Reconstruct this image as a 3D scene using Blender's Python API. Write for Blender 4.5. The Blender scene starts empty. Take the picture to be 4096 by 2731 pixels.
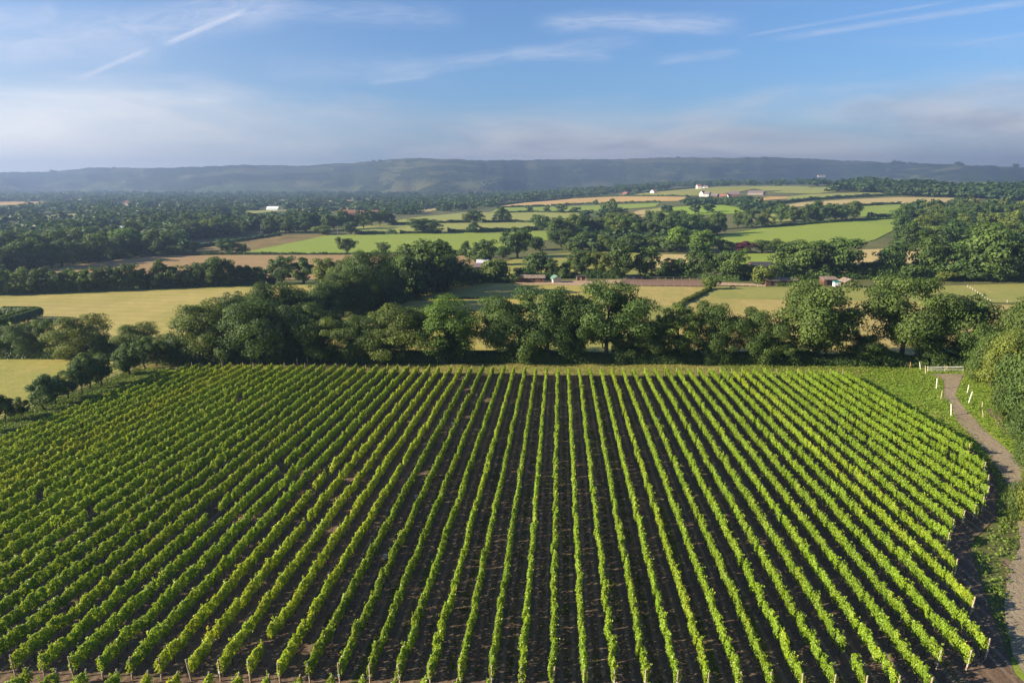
import bpy, math, random
import numpy as np
from mathutils import Vector, Matrix
from mathutils.geometry import delaunay_2d_cdt
from mathutils.bvhtree import BVHTree

# ------------------------------------------------------------------ camera, sky, sun, exposure
FPX, CX, CY, HOR = 2731.0, 2048.0, 1365.5, 740.0        # photograph pixels (4096 x 2731)
PITCH = math.atan((CY - HOR) / FPX)
YAW = math.atan(192 / 2782.0)                            # the vine rows run along world +Y
CAMH = 33.0
SUN_EL = math.radians(21.0)
SUN_SH = YAW + math.radians(13.0)                         # heading in which shadows fall (from +X)
SUN_DIR = Vector((-math.cos(SUN_SH) * math.cos(SUN_EL), -math.sin(SUN_SH) * math.cos(SUN_EL), math.sin(SUN_EL)))

scene = bpy.context.scene
C = scene.collection
cam_d = bpy.data.cameras.new('camera'); cam = bpy.data.objects.new('camera', cam_d); C.objects.link(cam)
cam_d.sensor_width = 36.0; cam_d.sensor_fit = 'HORIZONTAL'; cam_d.lens = 36.0 * FPX / 4096.0
cam_d.clip_start = 0.5; cam_d.clip_end = 30000
cam.location = (0, 0, CAMH)
cam.rotation_euler = (math.pi / 2 - PITCH, 0, YAW)
scene.camera = cam

def ray(u, v):
    a = (u - CX) / FPX; b = -(v - CY) / FPX
    f = math.cos(PITCH) + b * math.sin(PITCH); up = b * math.cos(PITCH) - math.sin(PITCH)
    return (a * math.cos(YAW) - f * math.sin(YAW), a * math.sin(YAW) + f * math.cos(YAW), up)

class NT:
    """small node-tree writer"""
    def __init__(s, tree):
        s.t = tree; s.n = tree.nodes; s.l = tree.links
    def add(s, kind, **kw):
        n = s.n.new(kind)
        for k, v in kw.items():
            if k.startswith('i_'):
                n.inputs[k[2:].replace('_', ' ')].default_value = v
            else:
                setattr(n, k, v)
        return n
    def val(s, x, sock):
        if isinstance(x, (int, float)): sock.default_value = x
        elif isinstance(x, (tuple, list, Vector)):
            sock.default_value = tuple(x) if len(x) == len(sock.default_value) else (*x, 1.0)
        else: s.l.new(x, sock)
    def m(s, op, a, b=None, c=None, clamp=False):
        n = s.n.new('ShaderNodeMath'); n.operation = op; n.use_clamp = clamp
        s.val(a, n.inputs[0])
        if b is not None: s.val(b, n.inputs[1])
        if c is not None: s.val(c, n.inputs[2])
        return n.outputs[0]
    def vm(s, op, a, b=None):
        n = s.n.new('ShaderNodeVectorMath'); n.operation = op
        s.val(a, n.inputs[0])
        if b is not None:
            s.val(b, n.inputs['Scale'] if op == 'SCALE' else n.inputs[1])
        return n.outputs['Value'] if op in ('DOT_PRODUCT', 'LENGTH') else n.outputs[0]
    def mix(s, f, a, b, kind='MIX'):
        n = s.n.new('ShaderNodeMix'); n.data_type = 'RGBA'; n.blend_type = kind; n.clamp_factor = True
        s.val(f, n.inputs[0]); s.val(a, n.inputs[6]); s.val(b, n.inputs[7])
        return n.outputs[2]
    def mapr(s, v, a, b, c=0.0, d=1.0, smooth=True):
        n = s.n.new('ShaderNodeMapRange'); n.interpolation_type = 'SMOOTHSTEP' if smooth else 'LINEAR'
        s.val(v, n.inputs[0]); s.val(a, n.inputs[1]); s.val(b, n.inputs[2]); s.val(c, n.inputs[3]); s.val(d, n.inputs[4])
        return n.outputs[0]
    def noise(s, vec, scale, detail=4, rough=0.55, dist=0.0):
        n = s.n.new('ShaderNodeTexNoise'); s.val(vec, n.inputs['Vector']); n.inputs['Scale'].default_value = scale
        n.inputs['Detail'].default_value = detail; n.inputs['Roughness'].default_value = rough; n.inputs['Distortion'].default_value = dist
        return n.outputs['Fac']

world = bpy.data.worlds.new('World'); scene.world = world; world.use_nodes = True
W = NT(world.node_tree); W.n.clear()
w_out = W.add('ShaderNodeOutputWorld'); bg = W.add('ShaderNodeBackground')
SKY_STRENGTH = 0.05
bg.inputs['Strength'].default_value = SKY_STRENGTH
sky = W.add('ShaderNodeTexSky', sky_type='NISHITA', sun_disc=False)
sky.sun_elevation = SUN_EL
sky.sun_rotation = math.atan2(SUN_DIR.x, SUN_DIR.y)
sky.altitude = 60; sky.air_density = 1.0; sky.dust_density = 0.6; sky.ozone_density = 2.0
CLOUD = (4.0, 4.5, 5.6, 1)
tc = W.add('ShaderNodeTexCoord')
dirn = W.vm('NORMALIZE', tc.outputs['Generated'])
sep = W.add('ShaderNodeSeparateXYZ'); W.l.new(dirn, sep.inputs[0])
dz = W.m('MAXIMUM', sep.outputs[2], 0.015)
sky_c = W.mix(1.0, sky.outputs[0], (0.56, 0.78, 1.06, 1), 'MULTIPLY')
# high cirrus: a sheet of ice cloud far overhead, seen in perspective
inv = W.m('DIVIDE', 1.0, dz)
plane = W.vm('SCALE', dirn, inv)
mp = W.add('ShaderNodeMapping'); W.l.new(plane, mp.inputs[0])
mp.inputs['Rotation'].default_value = (0, 0, math.radians(-10)); mp.inputs['Scale'].default_value = (0.14, 0.62, 0.0)
ci = W.noise(mp.outputs[0], 1.0, 8, 0.60, 1.2)
ci2 = W.noise(plane, 0.13, 2, 0.5)
cir = W.m('MULTIPLY', W.mapr(ci, 0.47, 0.90), W.mapr(ci2, 0.38, 0.75))
up_mask = W.mapr(sep.outputs[2], 0.06, 0.20)
cir = W.m('MULTIPLY', cir, up_mask)
col = W.mix(W.m('MULTIPLY', cir, 0.6), sky_c, CLOUD)
# pale veil of thin cloud towards the low sun
sunh = Vector((SUN_DIR.x, SUN_DIR.y, 0.12)).normalized()
toward = W.vm('DOT_PRODUCT', dirn, tuple(sunh))
veil = W.m('MULTIPLY', W.mapr(toward, -0.2, 0.8), W.mapr(sep.outputs[2], 0.02, 0.30, 1.0, 0.0))
col = W.mix(W.m('MULTIPLY', veil, 0.85), col, (4.9, 5.0, 5.5, 1))
# low stratus lying over the hills
nb = W.noise(W.vm('MULTIPLY', dirn, (2.6, 2.6, 13.0)), 1.0, 5, 0.55, 0.3)
nb2 = W.noise(W.vm('MULTIPLY', dirn, (2.4, 2.4, 12.0)), 1.9, 6, 0.6, 0.5)
edge = W.m('ADD', sep.outputs[2], W.m('MULTIPLY', W.m('SUBTRACT', nb, 0.5), 0.22))
low = W.m('MULTIPLY', W.mapr(edge, 0.015, 0.135, 1.0, 0.0), 0.92)
lowc = W.mix(W.mapr(nb2, 0.36, 0.66), (3.7, 3.6, 4.0, 1), (5.8, 5.4, 5.4, 1))
lowc = W.mix(W.mapr(toward, -0.15, 0.55), lowc, (10.2, 9.3, 8.2, 1))
col = W.mix(low, col, lowc)

def streak(col, p0, p1, half_deg, strength, soft=0.6, wob=0.25, color=(4.6, 5.0, 6.0, 1), nscale=22.0):
    """a thin cloud or old vapour trail along a great circle between two sky directions"""
    a = Vector(ray(*p0)).normalized(); b = Vector(ray(*p1)).normalized()
    n = a.cross(b).normalized(); mid = (a + b).normalized(); half = math.acos(max(-1, min(1, a.dot(mid))))
    tn = n.cross(mid).normalized()
    off = W.vm('DOT_PRODUCT', dirn, tuple(n))
    al = W.vm('DOT_PRODUCT', dirn, tuple(tn))
    cmb = W.add('ShaderNodeCombineXYZ'); W.l.new(W.m('MULTIPLY', al, 9.0), cmb.inputs[0]); W.l.new(W.m('MULTIPLY', off, 0.55 / math.radians(half_deg)), cmb.inputs[1]); cmb.inputs[2].default_value = p0[0] * 0.013
    nz = W.noise(cmb.outputs[0], 2.2, 6, 0.66, 0.8)
    nl = W.noise(dirn, nscale * 0.22, 2, 0.5)
    w = math.radians(half_deg)
    off2 = W.m('ADD', off, W.m('MULTIPLY', W.m('SUBTRACT', nl, 0.5), w * wob * 8))
    across = W.mapr(W.m('ABSOLUTE', off2), w * (1 - soft), w * (1 + soft), 1.0, 0.0)
    along = W.mapr(W.m('ABSOLUTE', al), math.sin(half) * 0.6, math.sin(half), 1.0, 0.0)
    front = W.m('GREATER_THAN', W.vm('DOT_PRODUCT', dirn, tuple(mid)), 0.3)
    f = W.m('MULTIPLY', W.m('MULTIPLY', across, along), W.m('MULTIPLY', front, W.mapr(nz, 0.30, 0.66, 0.28, 1.0)))
    return W.mix(W.m('MULTIPLY', f, min(0.95, strength * 1.35)), col, color)

for s in [((630, 190), (1000, 36), 0.15, 0.9, 0.7, 0.08), ((290, 325), (612, 190), 0.13, 0.75, 0.85, 0.12), ((180, 370), (300, 312), 0.07, 0.3, 0.8, 0.15),
          ((2100, 100), (3020, 92), 0.55, 0.34, 1.0, 0.30), ((2350, 95), (2900, 118), 0.30, 0.22, 1.0, 0.35), ((1400, 300), (2640, 160), 0.45, 0.22, 1.0, 0.35), ((2000, 215), (2480, 240), 0.34, 0.20, 1.0, 0.35),
          ((2600, 255), (2980, 200), 0.28, 0.20, 1.0, 0.25), ((1460, 334), (1740, 298), 0.20, 0.24, 1.0, 0.2), ((2920, 155), (3900, -10), 0.10, 0.20, 0.9, 0.05),
          ((3050, 165), (4300, -20), 0.18, 0.26, 0.9, 0.05), ((3800, 185), (4250, 110), 0.10, 0.18, 0.9, 0.05), ((-200, 190), (1250, 5), 1.1, 0.42, 1.0, 0.35),
          ((-100, 70), (260, 45), 0.5, 0.36, 1.0, 0.3), ((60, 305), (930, 312), 0.30, 0.26, 1.0, 0.2), ((-100, 205), (700, 215), 0.7, 0.22, 1.0, 0.3),
          ((900, 25), (1900, 80), 0.6, 0.2, 1.0, 0.3), ((1000, 285), (1800, 262), 0.7, 0.14, 1.0, 0.3), ((2950, 372), (3700, 330), 0.25, 0.14, 1.0, 0.3)]:
    col = streak(col, *s)
W.l.new(col, bg.inputs['Color']); W.l.new(bg.outputs[0], w_out.inputs['Surface'])

sun_d = bpy.data.lights.new('sun', 'SUN'); sun = bpy.data.objects.new('sun', sun_d); C.objects.link(sun)
sun_d.energy = 5.0; sun_d.angle = math.radians(0.5); sun_d.color = (1.0, 0.85, 0.63)
sun.location = (-200, 0, 300)
sun.rotation_euler = SUN_DIR.to_track_quat('Z', 'Y').to_euler()

vs = scene.view_settings
vs.view_transform = 'Standard'; vs.look = 'None'; vs.gamma = 1.0; vs.use_curve_mapping = False
vs.exposure = 1.7
cy = scene.cycles
cy.max_bounces = 4; cy.diffuse_bounces = 2; cy.glossy_bounces = 2; cy.transmission_bounces = 3; cy.volume_bounces = 1; cy.transparent_max_bounces = 6
cy.use_denoising = True; cy.use_adaptive_sampling = True; cy.adaptive_threshold = 0.01
cy.sample_clamp_indirect = 6.0
cy.volume_max_steps = 64

# ------------------------------------------------------------------ terrain shape
CYW, SYW = math.cos(YAW), math.sin(YAW)
def sm(t, a, b):
    t = np.clip((t - a) / (b - a), 0, 1); return t * t * (3 - 2 * t)
def tz(x, y):
    X = x * CYW + y * SYW; Y = -x * SYW + y * CYW
    t = np.clip(Y, -80, 560.)
    z = -0.0302 * t + (0.0302 / 840.) * np.maximum(0, t - 140) ** 2
    return z + 38 * sm(Y, 600, 1750) * sm(X, -250, 900) + 6 * sm(Y, 250, 700) * sm(X, 60, 400)
_T = 20.0 * 1.012 ** np.arange(0, 480)
def at(u, v, h=0.0):
    """the ground point seen at a photograph pixel"""
    d = ray(u, v)
    x = d[0] * _T; y = d[1] * _T; z = CAMH + d[2] * _T
    below = np.nonzero(z < tz(x, y) + h)[0]
    if len(below) == 0: return Vector((d[0] * 4500, d[1] * 4500, float(tz(d[0] * 4500, d[1] * 4500))))
    i = max(1, below[0]); lo, hi = _T[i - 1], _T[i]
    for _ in range(22):
        mdl = (lo + hi) / 2
        if CAMH + d[2] * mdl < float(tz(d[0] * mdl, d[1] * mdl)) + h: hi = mdl
        else: lo = mdl
    return Vector((d[0] * hi, d[1] * hi, float(tz(d[0] * hi, d[1] * hi))))
def depth_of(p):
    Y = -p[0] * SYW + p[1] * CYW
    return Y * math.cos(PITCH) - (p[2] - CAMH) * math.sin(PITCH)
def to_px(p):
    X = p[0] * CYW + p[1] * SYW; Y = -p[0] * SYW + p[1] * CYW; Z = p[2] - CAMH
    dd = Y * math.cos(PITCH) - Z * math.sin(PITCH); up = Z * math.cos(PITCH) + Y * math.sin(PITCH)
    return (CX + FPX * X / dd, CY - FPX * up / dd)
def height_to(p, v):
    """height of something standing at p whose top shows at pixel row v"""
    u = to_px(p)[0]; d = ray(u, v)
    return CAMH + d[2] * (math.hypot(p[0], p[1]) / math.hypot(d[0], d[1])) - p[2]

# ------------------------------------------------------------------ helpers
R_ = random.Random(7)
G = np.random.default_rng(11)
def tag(o, label=None, cat=None, group=None, kind=None):
    if label: o['label'] = label
    if cat: o['category'] = cat
    if group: o['group'] = group
    if kind: o['kind'] = kind
    return o
def empty(name, loc=(0, 0, 0), rz=0.0, scale=(1, 1, 1)):
    o = bpy.data.objects.new(name, None); C.objects.link(o); o.empty_display_size = 0.1
    o.location = loc; o.rotation_euler = (0, 0, rz); o.scale = scale
    return o
def link(name, me, parent=None, loc=None, rz=None, scale=None):
    o = bpy.data.objects.new(name, me); C.objects.link(o)
    if parent is not None: o.parent = parent
    if loc is not None: o.location = loc
    if rz is not None: o.rotation_euler = (0, 0, rz)
    if scale is not None: o.scale = scale
    return o
def np_mesh(name, V, Fc, mats, var=None, midx=None, smooth=False):
    """mesh from arrays; Fc is (n,k) with equal k, or a list of such arrays"""
    V = np.asarray(V, dtype=np.float32).reshape(-1, 3)
    Fs = Fc if isinstance(Fc, list) else [Fc]
    Fs = [np.asarray(f, dtype=np.int32) for f in Fs if len(f)]
    me = bpy.data.meshes.new(name)
    loops = np.concatenate([f.ravel() for f in Fs]); tot = np.concatenate([np.full(len(f), f.shape[1], np.int32) for f in Fs])
    start = np.concatenate([[0], np.cumsum(tot)[:-1]]).astype(np.int32)
    me.vertices.add(len(V)); me.vertices.foreach_set('co', V.ravel())
    me.loops.add(len(loops)); me.loops.foreach_set('vertex_index', loops)
    me.polygons.add(len(tot)); me.polygons.foreach_set('loop_start', start); me.polygons.foreach_set('loop_total', tot)
    if midx is not None: me.polygons.foreach_set('material_index', np.asarray(midx, np.int32))
    me.update(calc_edges=True)
    me.polygons.foreach_set('use_smooth', np.full(len(tot), bool(smooth)))
    if var is not None:
        a = me.attributes.new('var', 'FLOAT', 'POINT'); a.data.foreach_set('value', np.asarray(var, np.float32))
    for m_ in (mats if isinstance(mats, (list, tuple)) else [mats]): me.materials.append(m_)
    return me
def leaf_arrays(P, N, S, rng, bend=0.18):
    """diamond leaf sprays at points P facing N"""
    n = len(P)
    N = N / (np.linalg.norm(N, axis=1, keepdims=True) + 1e-9)
    T = rng.normal(size=(n, 3)); T -= N * (T * N).sum(1, keepdims=True); T /= np.linalg.norm(T, axis=1, keepdims=True) + 1e-9
    B = np.cross(N, T); S = np.asarray(S).reshape(-1, 1) * np.ones((n, 1))
    asp = rng.uniform(0.32, 0.5, (n, 1))
    v0 = P - T * S * 0.5 - N * S * bend * .5; v1 = P + B * S * asp + N * S * bend * .3
    v2 = P + T * S * 0.5 - N * S * bend * .5; v3 = P - B * S * asp + N * S * bend * .3
    V = np.stack([v0, v1, v2, v3], 1).reshape(-1, 3)
    return V, np.arange(4 * n, dtype=np.int32).reshape(n, 4)
def tube(pts, rad, sides=6):
    pts = np.asarray(pts, float); n = len(pts); V = []; Fc = []
    for i in range(n):
        d = pts[min(i + 1, n - 1)] - pts[max(i - 1, 0)]; d /= np.linalg.norm(d) + 1e-9
        a = np.cross(d, (0.3, 0.9, 0.2)); a /= np.linalg.norm(a) + 1e-9; b = np.cross(d, a)
        for k in range(sides):
            t = 2 * math.pi * k / sides
            V.append(pts[i] + rad[i] * (a * math.cos(t) + b * math.sin(t)))
    for i in range(n - 1):
        for k in range(sides):
            Fc.append((i * sides + k, i * sides + (k + 1) % sides, (i + 1) * sides + (k + 1) % sides, (i + 1) * sides + k))
    b0 = len(V); V.append(pts[-1]); V.append(pts[0])
    for k in range(sides):
        Fc.append(((n - 1) * sides + k, (n - 1) * sides + (k + 1) % sides, b0, b0))
        Fc.append(((k + 1) % sides, k, b0 + 1, b0 + 1))
    q = [f for f in Fc if len(set(f)) == 4]; t3 = [f[:3] for f in Fc if len(set(f)) == 3]
    return np.array(V), np.array(q), np.array(t3)
class MB:
    """collects simple solids into one mesh"""
    def __init__(s): s.V = []; s.q = []; s.t = []
    def add(s, V, q, t=()):
        o = sum(len(v) for v in s.V); s.V.append(np.asarray(V, float))
        if len(q): s.q.append(np.asarray(q) + o)
        if len(t): s.t.append(np.asarray(t) + o)
        return s
    def box(s, x0, x1, y0, y1, z0, z1):
        V = [(x0, y0, z0), (x1, y0, z0), (x1, y1, z0), (x0, y1, z0), (x0, y0, z1), (x1, y0, z1), (x1, y1, z1), (x0, y1, z1)]
        return s.add(V, [(0, 3, 2, 1), (4, 5, 6, 7), (0, 1, 5, 4), (1, 2, 6, 5), (2, 3, 7, 6), (3, 0, 4, 7)])
    def tube(s, pts, rad, sides=6):
        return s.add(*tube(pts, rad, sides))
    def poly(s, V, faces):
        q = [f for f in faces if len(f) == 4]; t = [f for f in faces if len(f) == 3]
        return s.add(V, q, t)
    def mesh(s, name, mat, smooth=False):
        fs = []
        if s.q: fs.append(np.concatenate(s.q))
        if s.t: fs.append(np.concatenate(s.t))
        return np_mesh(name, np.concatenate(s.V), fs, mat, smooth=smooth)
    def build(s, name, mat, parent=None, **kw):
        return link(name, s.mesh(name, mat), parent, **kw)
def ordinal(n):
    return f"{n}{'th' if 10 <= n % 100 <= 20 else {1: 'st', 2: 'nd', 3: 'rd'}.get(n % 10, 'th')}"

# ------------------------------------------------------------------ materials
MATS = {}
def mat_new(name):
    m_ = bpy.data.materials.new(name); m_.use_nodes = True; t = NT(m_.node_tree); t.n.clear()
    out = t.add('ShaderNodeOutputMaterial'); return m_, t, out
def mat_plain(name, c, rough=0.8, noise=0.25, scale=3.0, spec=0.3, bump=0.0):
    m_, t, out = mat_new(name)
    p = t.add('ShaderNodeBsdfPrincipled'); p.inputs['Roughness'].default_value = rough; p.inputs['Specular IOR Level'].default_value = spec
    tcn = t.add('ShaderNodeTexCoord')
    nz = t.noise(tcn.outputs['Object'], scale, 5, 0.6)
    colr = t.mix(t.mapr(nz, 0.3, 0.7), tuple(x * (1 - noise) for x in c), tuple(min(1, x * (1 + noise)) for x in c))
    t.l.new(colr, p.inputs['Base Color'])
    if bump:
        b = t.add('ShaderNodeBump'); b.inputs['Strength'].default_value = bump; b.inputs['Distance'].default_value = 0.02
        t.l.new(nz, b.inputs['Height']); t.l.new(b.outputs[0], p.inputs['Normal'])
    t.l.new(p.outputs[0], out.inputs[0]); MATS[name] = m_; return m_
def mat_leaf(name, dark, light, trans_c, trans=0.3, rough=0.55, spec=0.25):
    """foliage: colour varies leaf by leaf ('var') and plant by plant (object colour)"""
    m_, t, out = mat_new(name)
    at_ = t.add('ShaderNodeAttribute', attribute_name='var'); oi = t.add('ShaderNodeObjectInfo')
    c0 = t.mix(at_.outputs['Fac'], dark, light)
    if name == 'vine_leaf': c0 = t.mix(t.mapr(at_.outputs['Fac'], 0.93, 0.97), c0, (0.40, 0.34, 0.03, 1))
    c1 = t.mix(1.0, c0, oi.outputs['Color'], 'MULTIPLY')
    tcol = t.mix(1.0, trans_c, oi.outputs['Color'], 'MULTIPLY')
    p = t.add('ShaderNodeBsdfPrincipled'); p.inputs['Roughness'].default_value = rough; p.inputs['Specular IOR Level'].default_value = spec
    t.l.new(c1, p.inputs['Base Color'])
    tr = t.add('ShaderNodeBsdfTranslucent'); t.l.new(tcol, tr.inputs[0])
    mx = t.add('ShaderNodeMixShader'); mx.inputs[0].default_value = trans
    t.l.new(p.outputs[0], mx.inputs[1]); t.l.new(tr.outputs[0], mx.inputs[2]); t.l.new(mx.outputs[0], out.inputs[0])
    MATS[name] = m_; return m_
def mat_field(name, c1, c2, c3=None, scale=0.03, fine=0.6, stripes=None, patch=0.5):
    """grass and crops: broad patches, drifts of a third colour, fine mottling, optional drill lines (angle, period, strength)"""
    m_, t, out = mat_new(name); c3 = c3 or c1
    g = t.add('ShaderNodeNewGeometry'); pos = g.outputs['Position']
    st = t.vm('MULTIPLY', pos, (1.0, 0.55, 1.0))
    big = t.noise(st, scale, 4, 0.6, 0.5); mid = t.noise(st, scale * 5, 4, 0.65, 0.3); fn = t.noise(pos, fine, 6, 0.75)
    k = t.mapr(t.m('ADD', t.m('MULTIPLY', big, 0.65), t.m('MULTIPLY', mid, 0.35)), 0.5 - 0.22 * patch - 0.05, 0.5 + 0.22 * patch + 0.05)
    colr = t.mix(k, c1, c2)
    colr = t.mix(t.mapr(t.noise(st, scale * 2.2, 3, 0.6, 1.0), 0.55, 0.75, 0.0, 0.75), colr, c3)
    if stripes:
        ang, per, amt = stripes
        d = t.vm('DOT_PRODUCT', pos, (math.cos(ang), math.sin(ang), 0))
        w = t.m('SINE', t.m('ADD', t.m('MULTIPLY', d, 2 * math.pi / per), t.m('MULTIPLY', mid, 5.0)))
        colr = t.mix(t.mapr(w, -1, 1, 0.0, amt), colr, tuple(x * 0.62 for x in c1))
    colr = t.mix(t.mapr(fn, 0.30, 0.70, 0.0, 0.55), colr, t.mix(0.5, colr, tuple(x * 0.35 for x in c2)))
    p = t.add('ShaderNodeBsdfPrincipled'); p.inputs['Roughness'].default_value = 0.9; p.inputs['Specular IOR Level'].default_value = 0.15
    t.l.new(colr, p.inputs['Base Color'])
    b = t.add('ShaderNodeBump'); b.inputs['Strength'].default_value = 0.55; b.inputs['Distance'].default_value = 0.25
    t.l.new(t.m('ADD', fn, t.m('MULTIPLY', mid, 1.5)), b.inputs['Height']); t.l.new(b.outputs[0], p.inputs['Normal'])
    t.l.new(p.outputs[0], out.inputs[0]); MATS[name] = m_; return m_

mat_leaf('oak_leaf', (0.032, 0.060, 0.014), (0.104, 0.154, 0.032), (0.15, 0.23, 0.035), 0.24)
mat_leaf('vine_leaf', (0.070, 0.142, 0.009), (0.265, 0.380, 0.026), (0.44, 0.54, 0.03), 0.31, 0.45, 0.35)
mat_leaf('grass_leaf', (0.070, 0.125, 0.014), (0.17, 0.25, 0.030), (0.20, 0.30, 0.04), 0.3)
mat_leaf('copper_leaf', (0.05, 0.012, 0.02), (0.13, 0.03, 0.05), (0.10, 0.02, 0.03), 0.2)
mat_plain('bark', (0.075, 0.060, 0.045), 0.9, 0.4, 2.0)
mat_plain('vine_wood', (0.045, 0.032, 0.024), 0.9, 0.3, 9.0)
mat_plain('post_wood', (0.34, 0.27, 0.20), 0.85, 0.35, 6.0)
mat_plain('grey_wood', (0.22, 0.19, 0.155), 0.85, 0.3, 5.0)
mat_plain('orange_wood', (0.42, 0.22, 0.10), 0.85, 0.3, 5.0)
mat_plain('white_paint', (0.62, 0.60, 0.56), 0.55, 0.06, 2.0)
mat_plain('yellow_paint', (0.62, 0.44, 0.03), 0.5, 0.1, 2.0)
mat_plain('wire', (0.30, 0.30, 0.30), 0.5, 0.1, 2.0)
mat_plain('brown_boards', (0.115, 0.058, 0.040), 0.85, 0.35, 1.2)
mat_plain('red_boards', (0.10, 0.050, 0.038), 0.85, 0.3, 1.2)
mat_plain('felt_roof', (0.20, 0.155, 0.12), 0.95, 0.35, 0.9)
mat_plain('dark_roof', (0.045, 0.042, 0.05), 0.8, 0.3, 0.9)
mat_plain('green_roof', (0.10, 0.20, 0.155), 0.7, 0.2, 0.8)
mat_plain('cream_boards', (0.50, 0.43, 0.33), 0.8, 0.15, 1.5)
mat_plain('metal_sheet', (0.62, 0.64, 0.68), 0.45, 0.1, 0.7)
mat_plain('teal_paint', (0.03, 0.20, 0.20), 0.4, 0.1, 2.0)
mat_plain('tile_roof', (0.20, 0.095, 0.065), 0.9, 0.3, 0.8)
mat_plain('brick', (0.15, 0.065, 0.048), 0.9, 0.25, 1.2)
mat_plain('render_white', (0.52, 0.50, 0.46), 0.85, 0.06, 0.7)
mat_plain('slate_roof', (0.15, 0.12, 0.125), 0.85, 0.25, 0.8)
mat_plain('opening', (0.012, 0.011, 0.012), 0.6, 0.1, 2.0)
mat_plain('canvas', (0.85, 0.85, 0.86), 0.7, 0.04, 0.6)
mat_plain('greenhouse', (0.70, 0.74, 0.80), 0.25, 0.1, 0.4)
mat_plain('horse_coat', (0.10, 0.042, 0.022), 0.6, 0.2, 3.0)
mat_plain('bucket_plastic', (0.66, 0.67, 0.70), 0.45, 0.08, 4.0)

DRY = (0.34, 0.27, 0.105)
mat_field('meadow_dry', (0.290, 0.262, 0.066), (0.420, 0.345, 0.115), (0.345, 0.265, 0.090), 0.018, 0.5, stripes=(1.50, 7.5, 0.20))
mat_field('meadow_green', (0.205, 0.230, 0.044), (0.300, 0.275, 0.070), (0.34, 0.285, 0.085), 0.02, 0.5)
mat_field('paddock_gold', (0.390, 0.320, 0.088), (0.300, 0.275, 0.066), (0.42, 0.33, 0.12), 0.025, 0.5, stripes=(1.50, 7.0, 0.18))
mat_field('paddock_tan', (0.385, 0.300, 0.108), (0.280, 0.255, 0.070), (0.43, 0.33, 0.15), 0.03, 0.45)
mat_field('paddock_green', (0.205, 0.230, 0.054), (0.260, 0.255, 0.070), (0.31, 0.275, 0.085), 0.02, 0.5)
mat_field('pasture', (0.195, 0.270, 0.035), (0.235, 0.290, 0.045), (0.170, 0.230, 0.035), 0.008, 0.25, patch=1.0)
mat_field('pasture_pale', (0.245, 0.275, 0.060), (0.285, 0.285, 0.080), (0.215, 0.235, 0.055), 0.008, 0.2, patch=1.0)
mat_field('pasture_bright', (0.235, 0.330, 0.025), (0.200, 0.300, 0.030), (0.25, 0.31, 0.05), 0.008, 0.2, stripes=(0.5, 9.0, 0.12), patch=1.0)
mat_field('stubble', (0.335, 0.230, 0.105), (0.270, 0.180, 0.080), (0.37, 0.26, 0.12), 0.02, 0.30, stripes=(2.4, 5.0, 0.30))
mat_field('wheat', (0.500, 0.335, 0.130), (0.440, 0.290, 0.105), (0.53, 0.37, 0.16), 0.01, 0.2, stripes=(0.25, 14.0, 0.10))
mat_field('wheat_pale', (0.460, 0.370, 0.165), (0.410, 0.320, 0.125), (0.42, 0.33, 0.14), 0.01, 0.2, stripes=(0.25, 14.0, 0.08))
mat_field('rough_grass', (0.245, 0.170, 0.060), (0.120, 0.100, 0.035), (0.34, 0.25, 0.09), 0.05, 0.3)
mat_field('ground_cover', (0.080, 0.095, 0.030), (0.140, 0.135, 0.050), (0.055, 0.07, 0.024), 0.01, 0.2)
mat_field('headland', (0.185, 0.185, 0.045), (0.270, 0.235, 0.080), (0.13, 0.17, 0.03), 0.05, 1.6)
mat_field('verge', (0.150, 0.235, 0.022), (0.225, 0.290, 0.035), (0.25, 0.225, 0.07), 0.07, 1.8)
mat_field('arena_sand', (0.215, 0.130, 0.092), (0.180, 0.115, 0.085), (0.19, 0.14, 0.115), 0.06, 0.8)
mat_field('yard_sand', (0.400, 0.290, 0.190), (0.330, 0.240, 0.150), (0.30, 0.25, 0.12), 0.08, 0.9)
mat_field('gravel', (0.235, 0.190, 0.128), (0.295, 0.240, 0.165), (0.20, 0.19, 0.08), 0.10, 3.0)
mat_field('bare_earth', (0.225, 0.160, 0.105), (0.160, 0.115, 0.075), (0.20, 0.17, 0.07), 0.12, 2.5)

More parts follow.
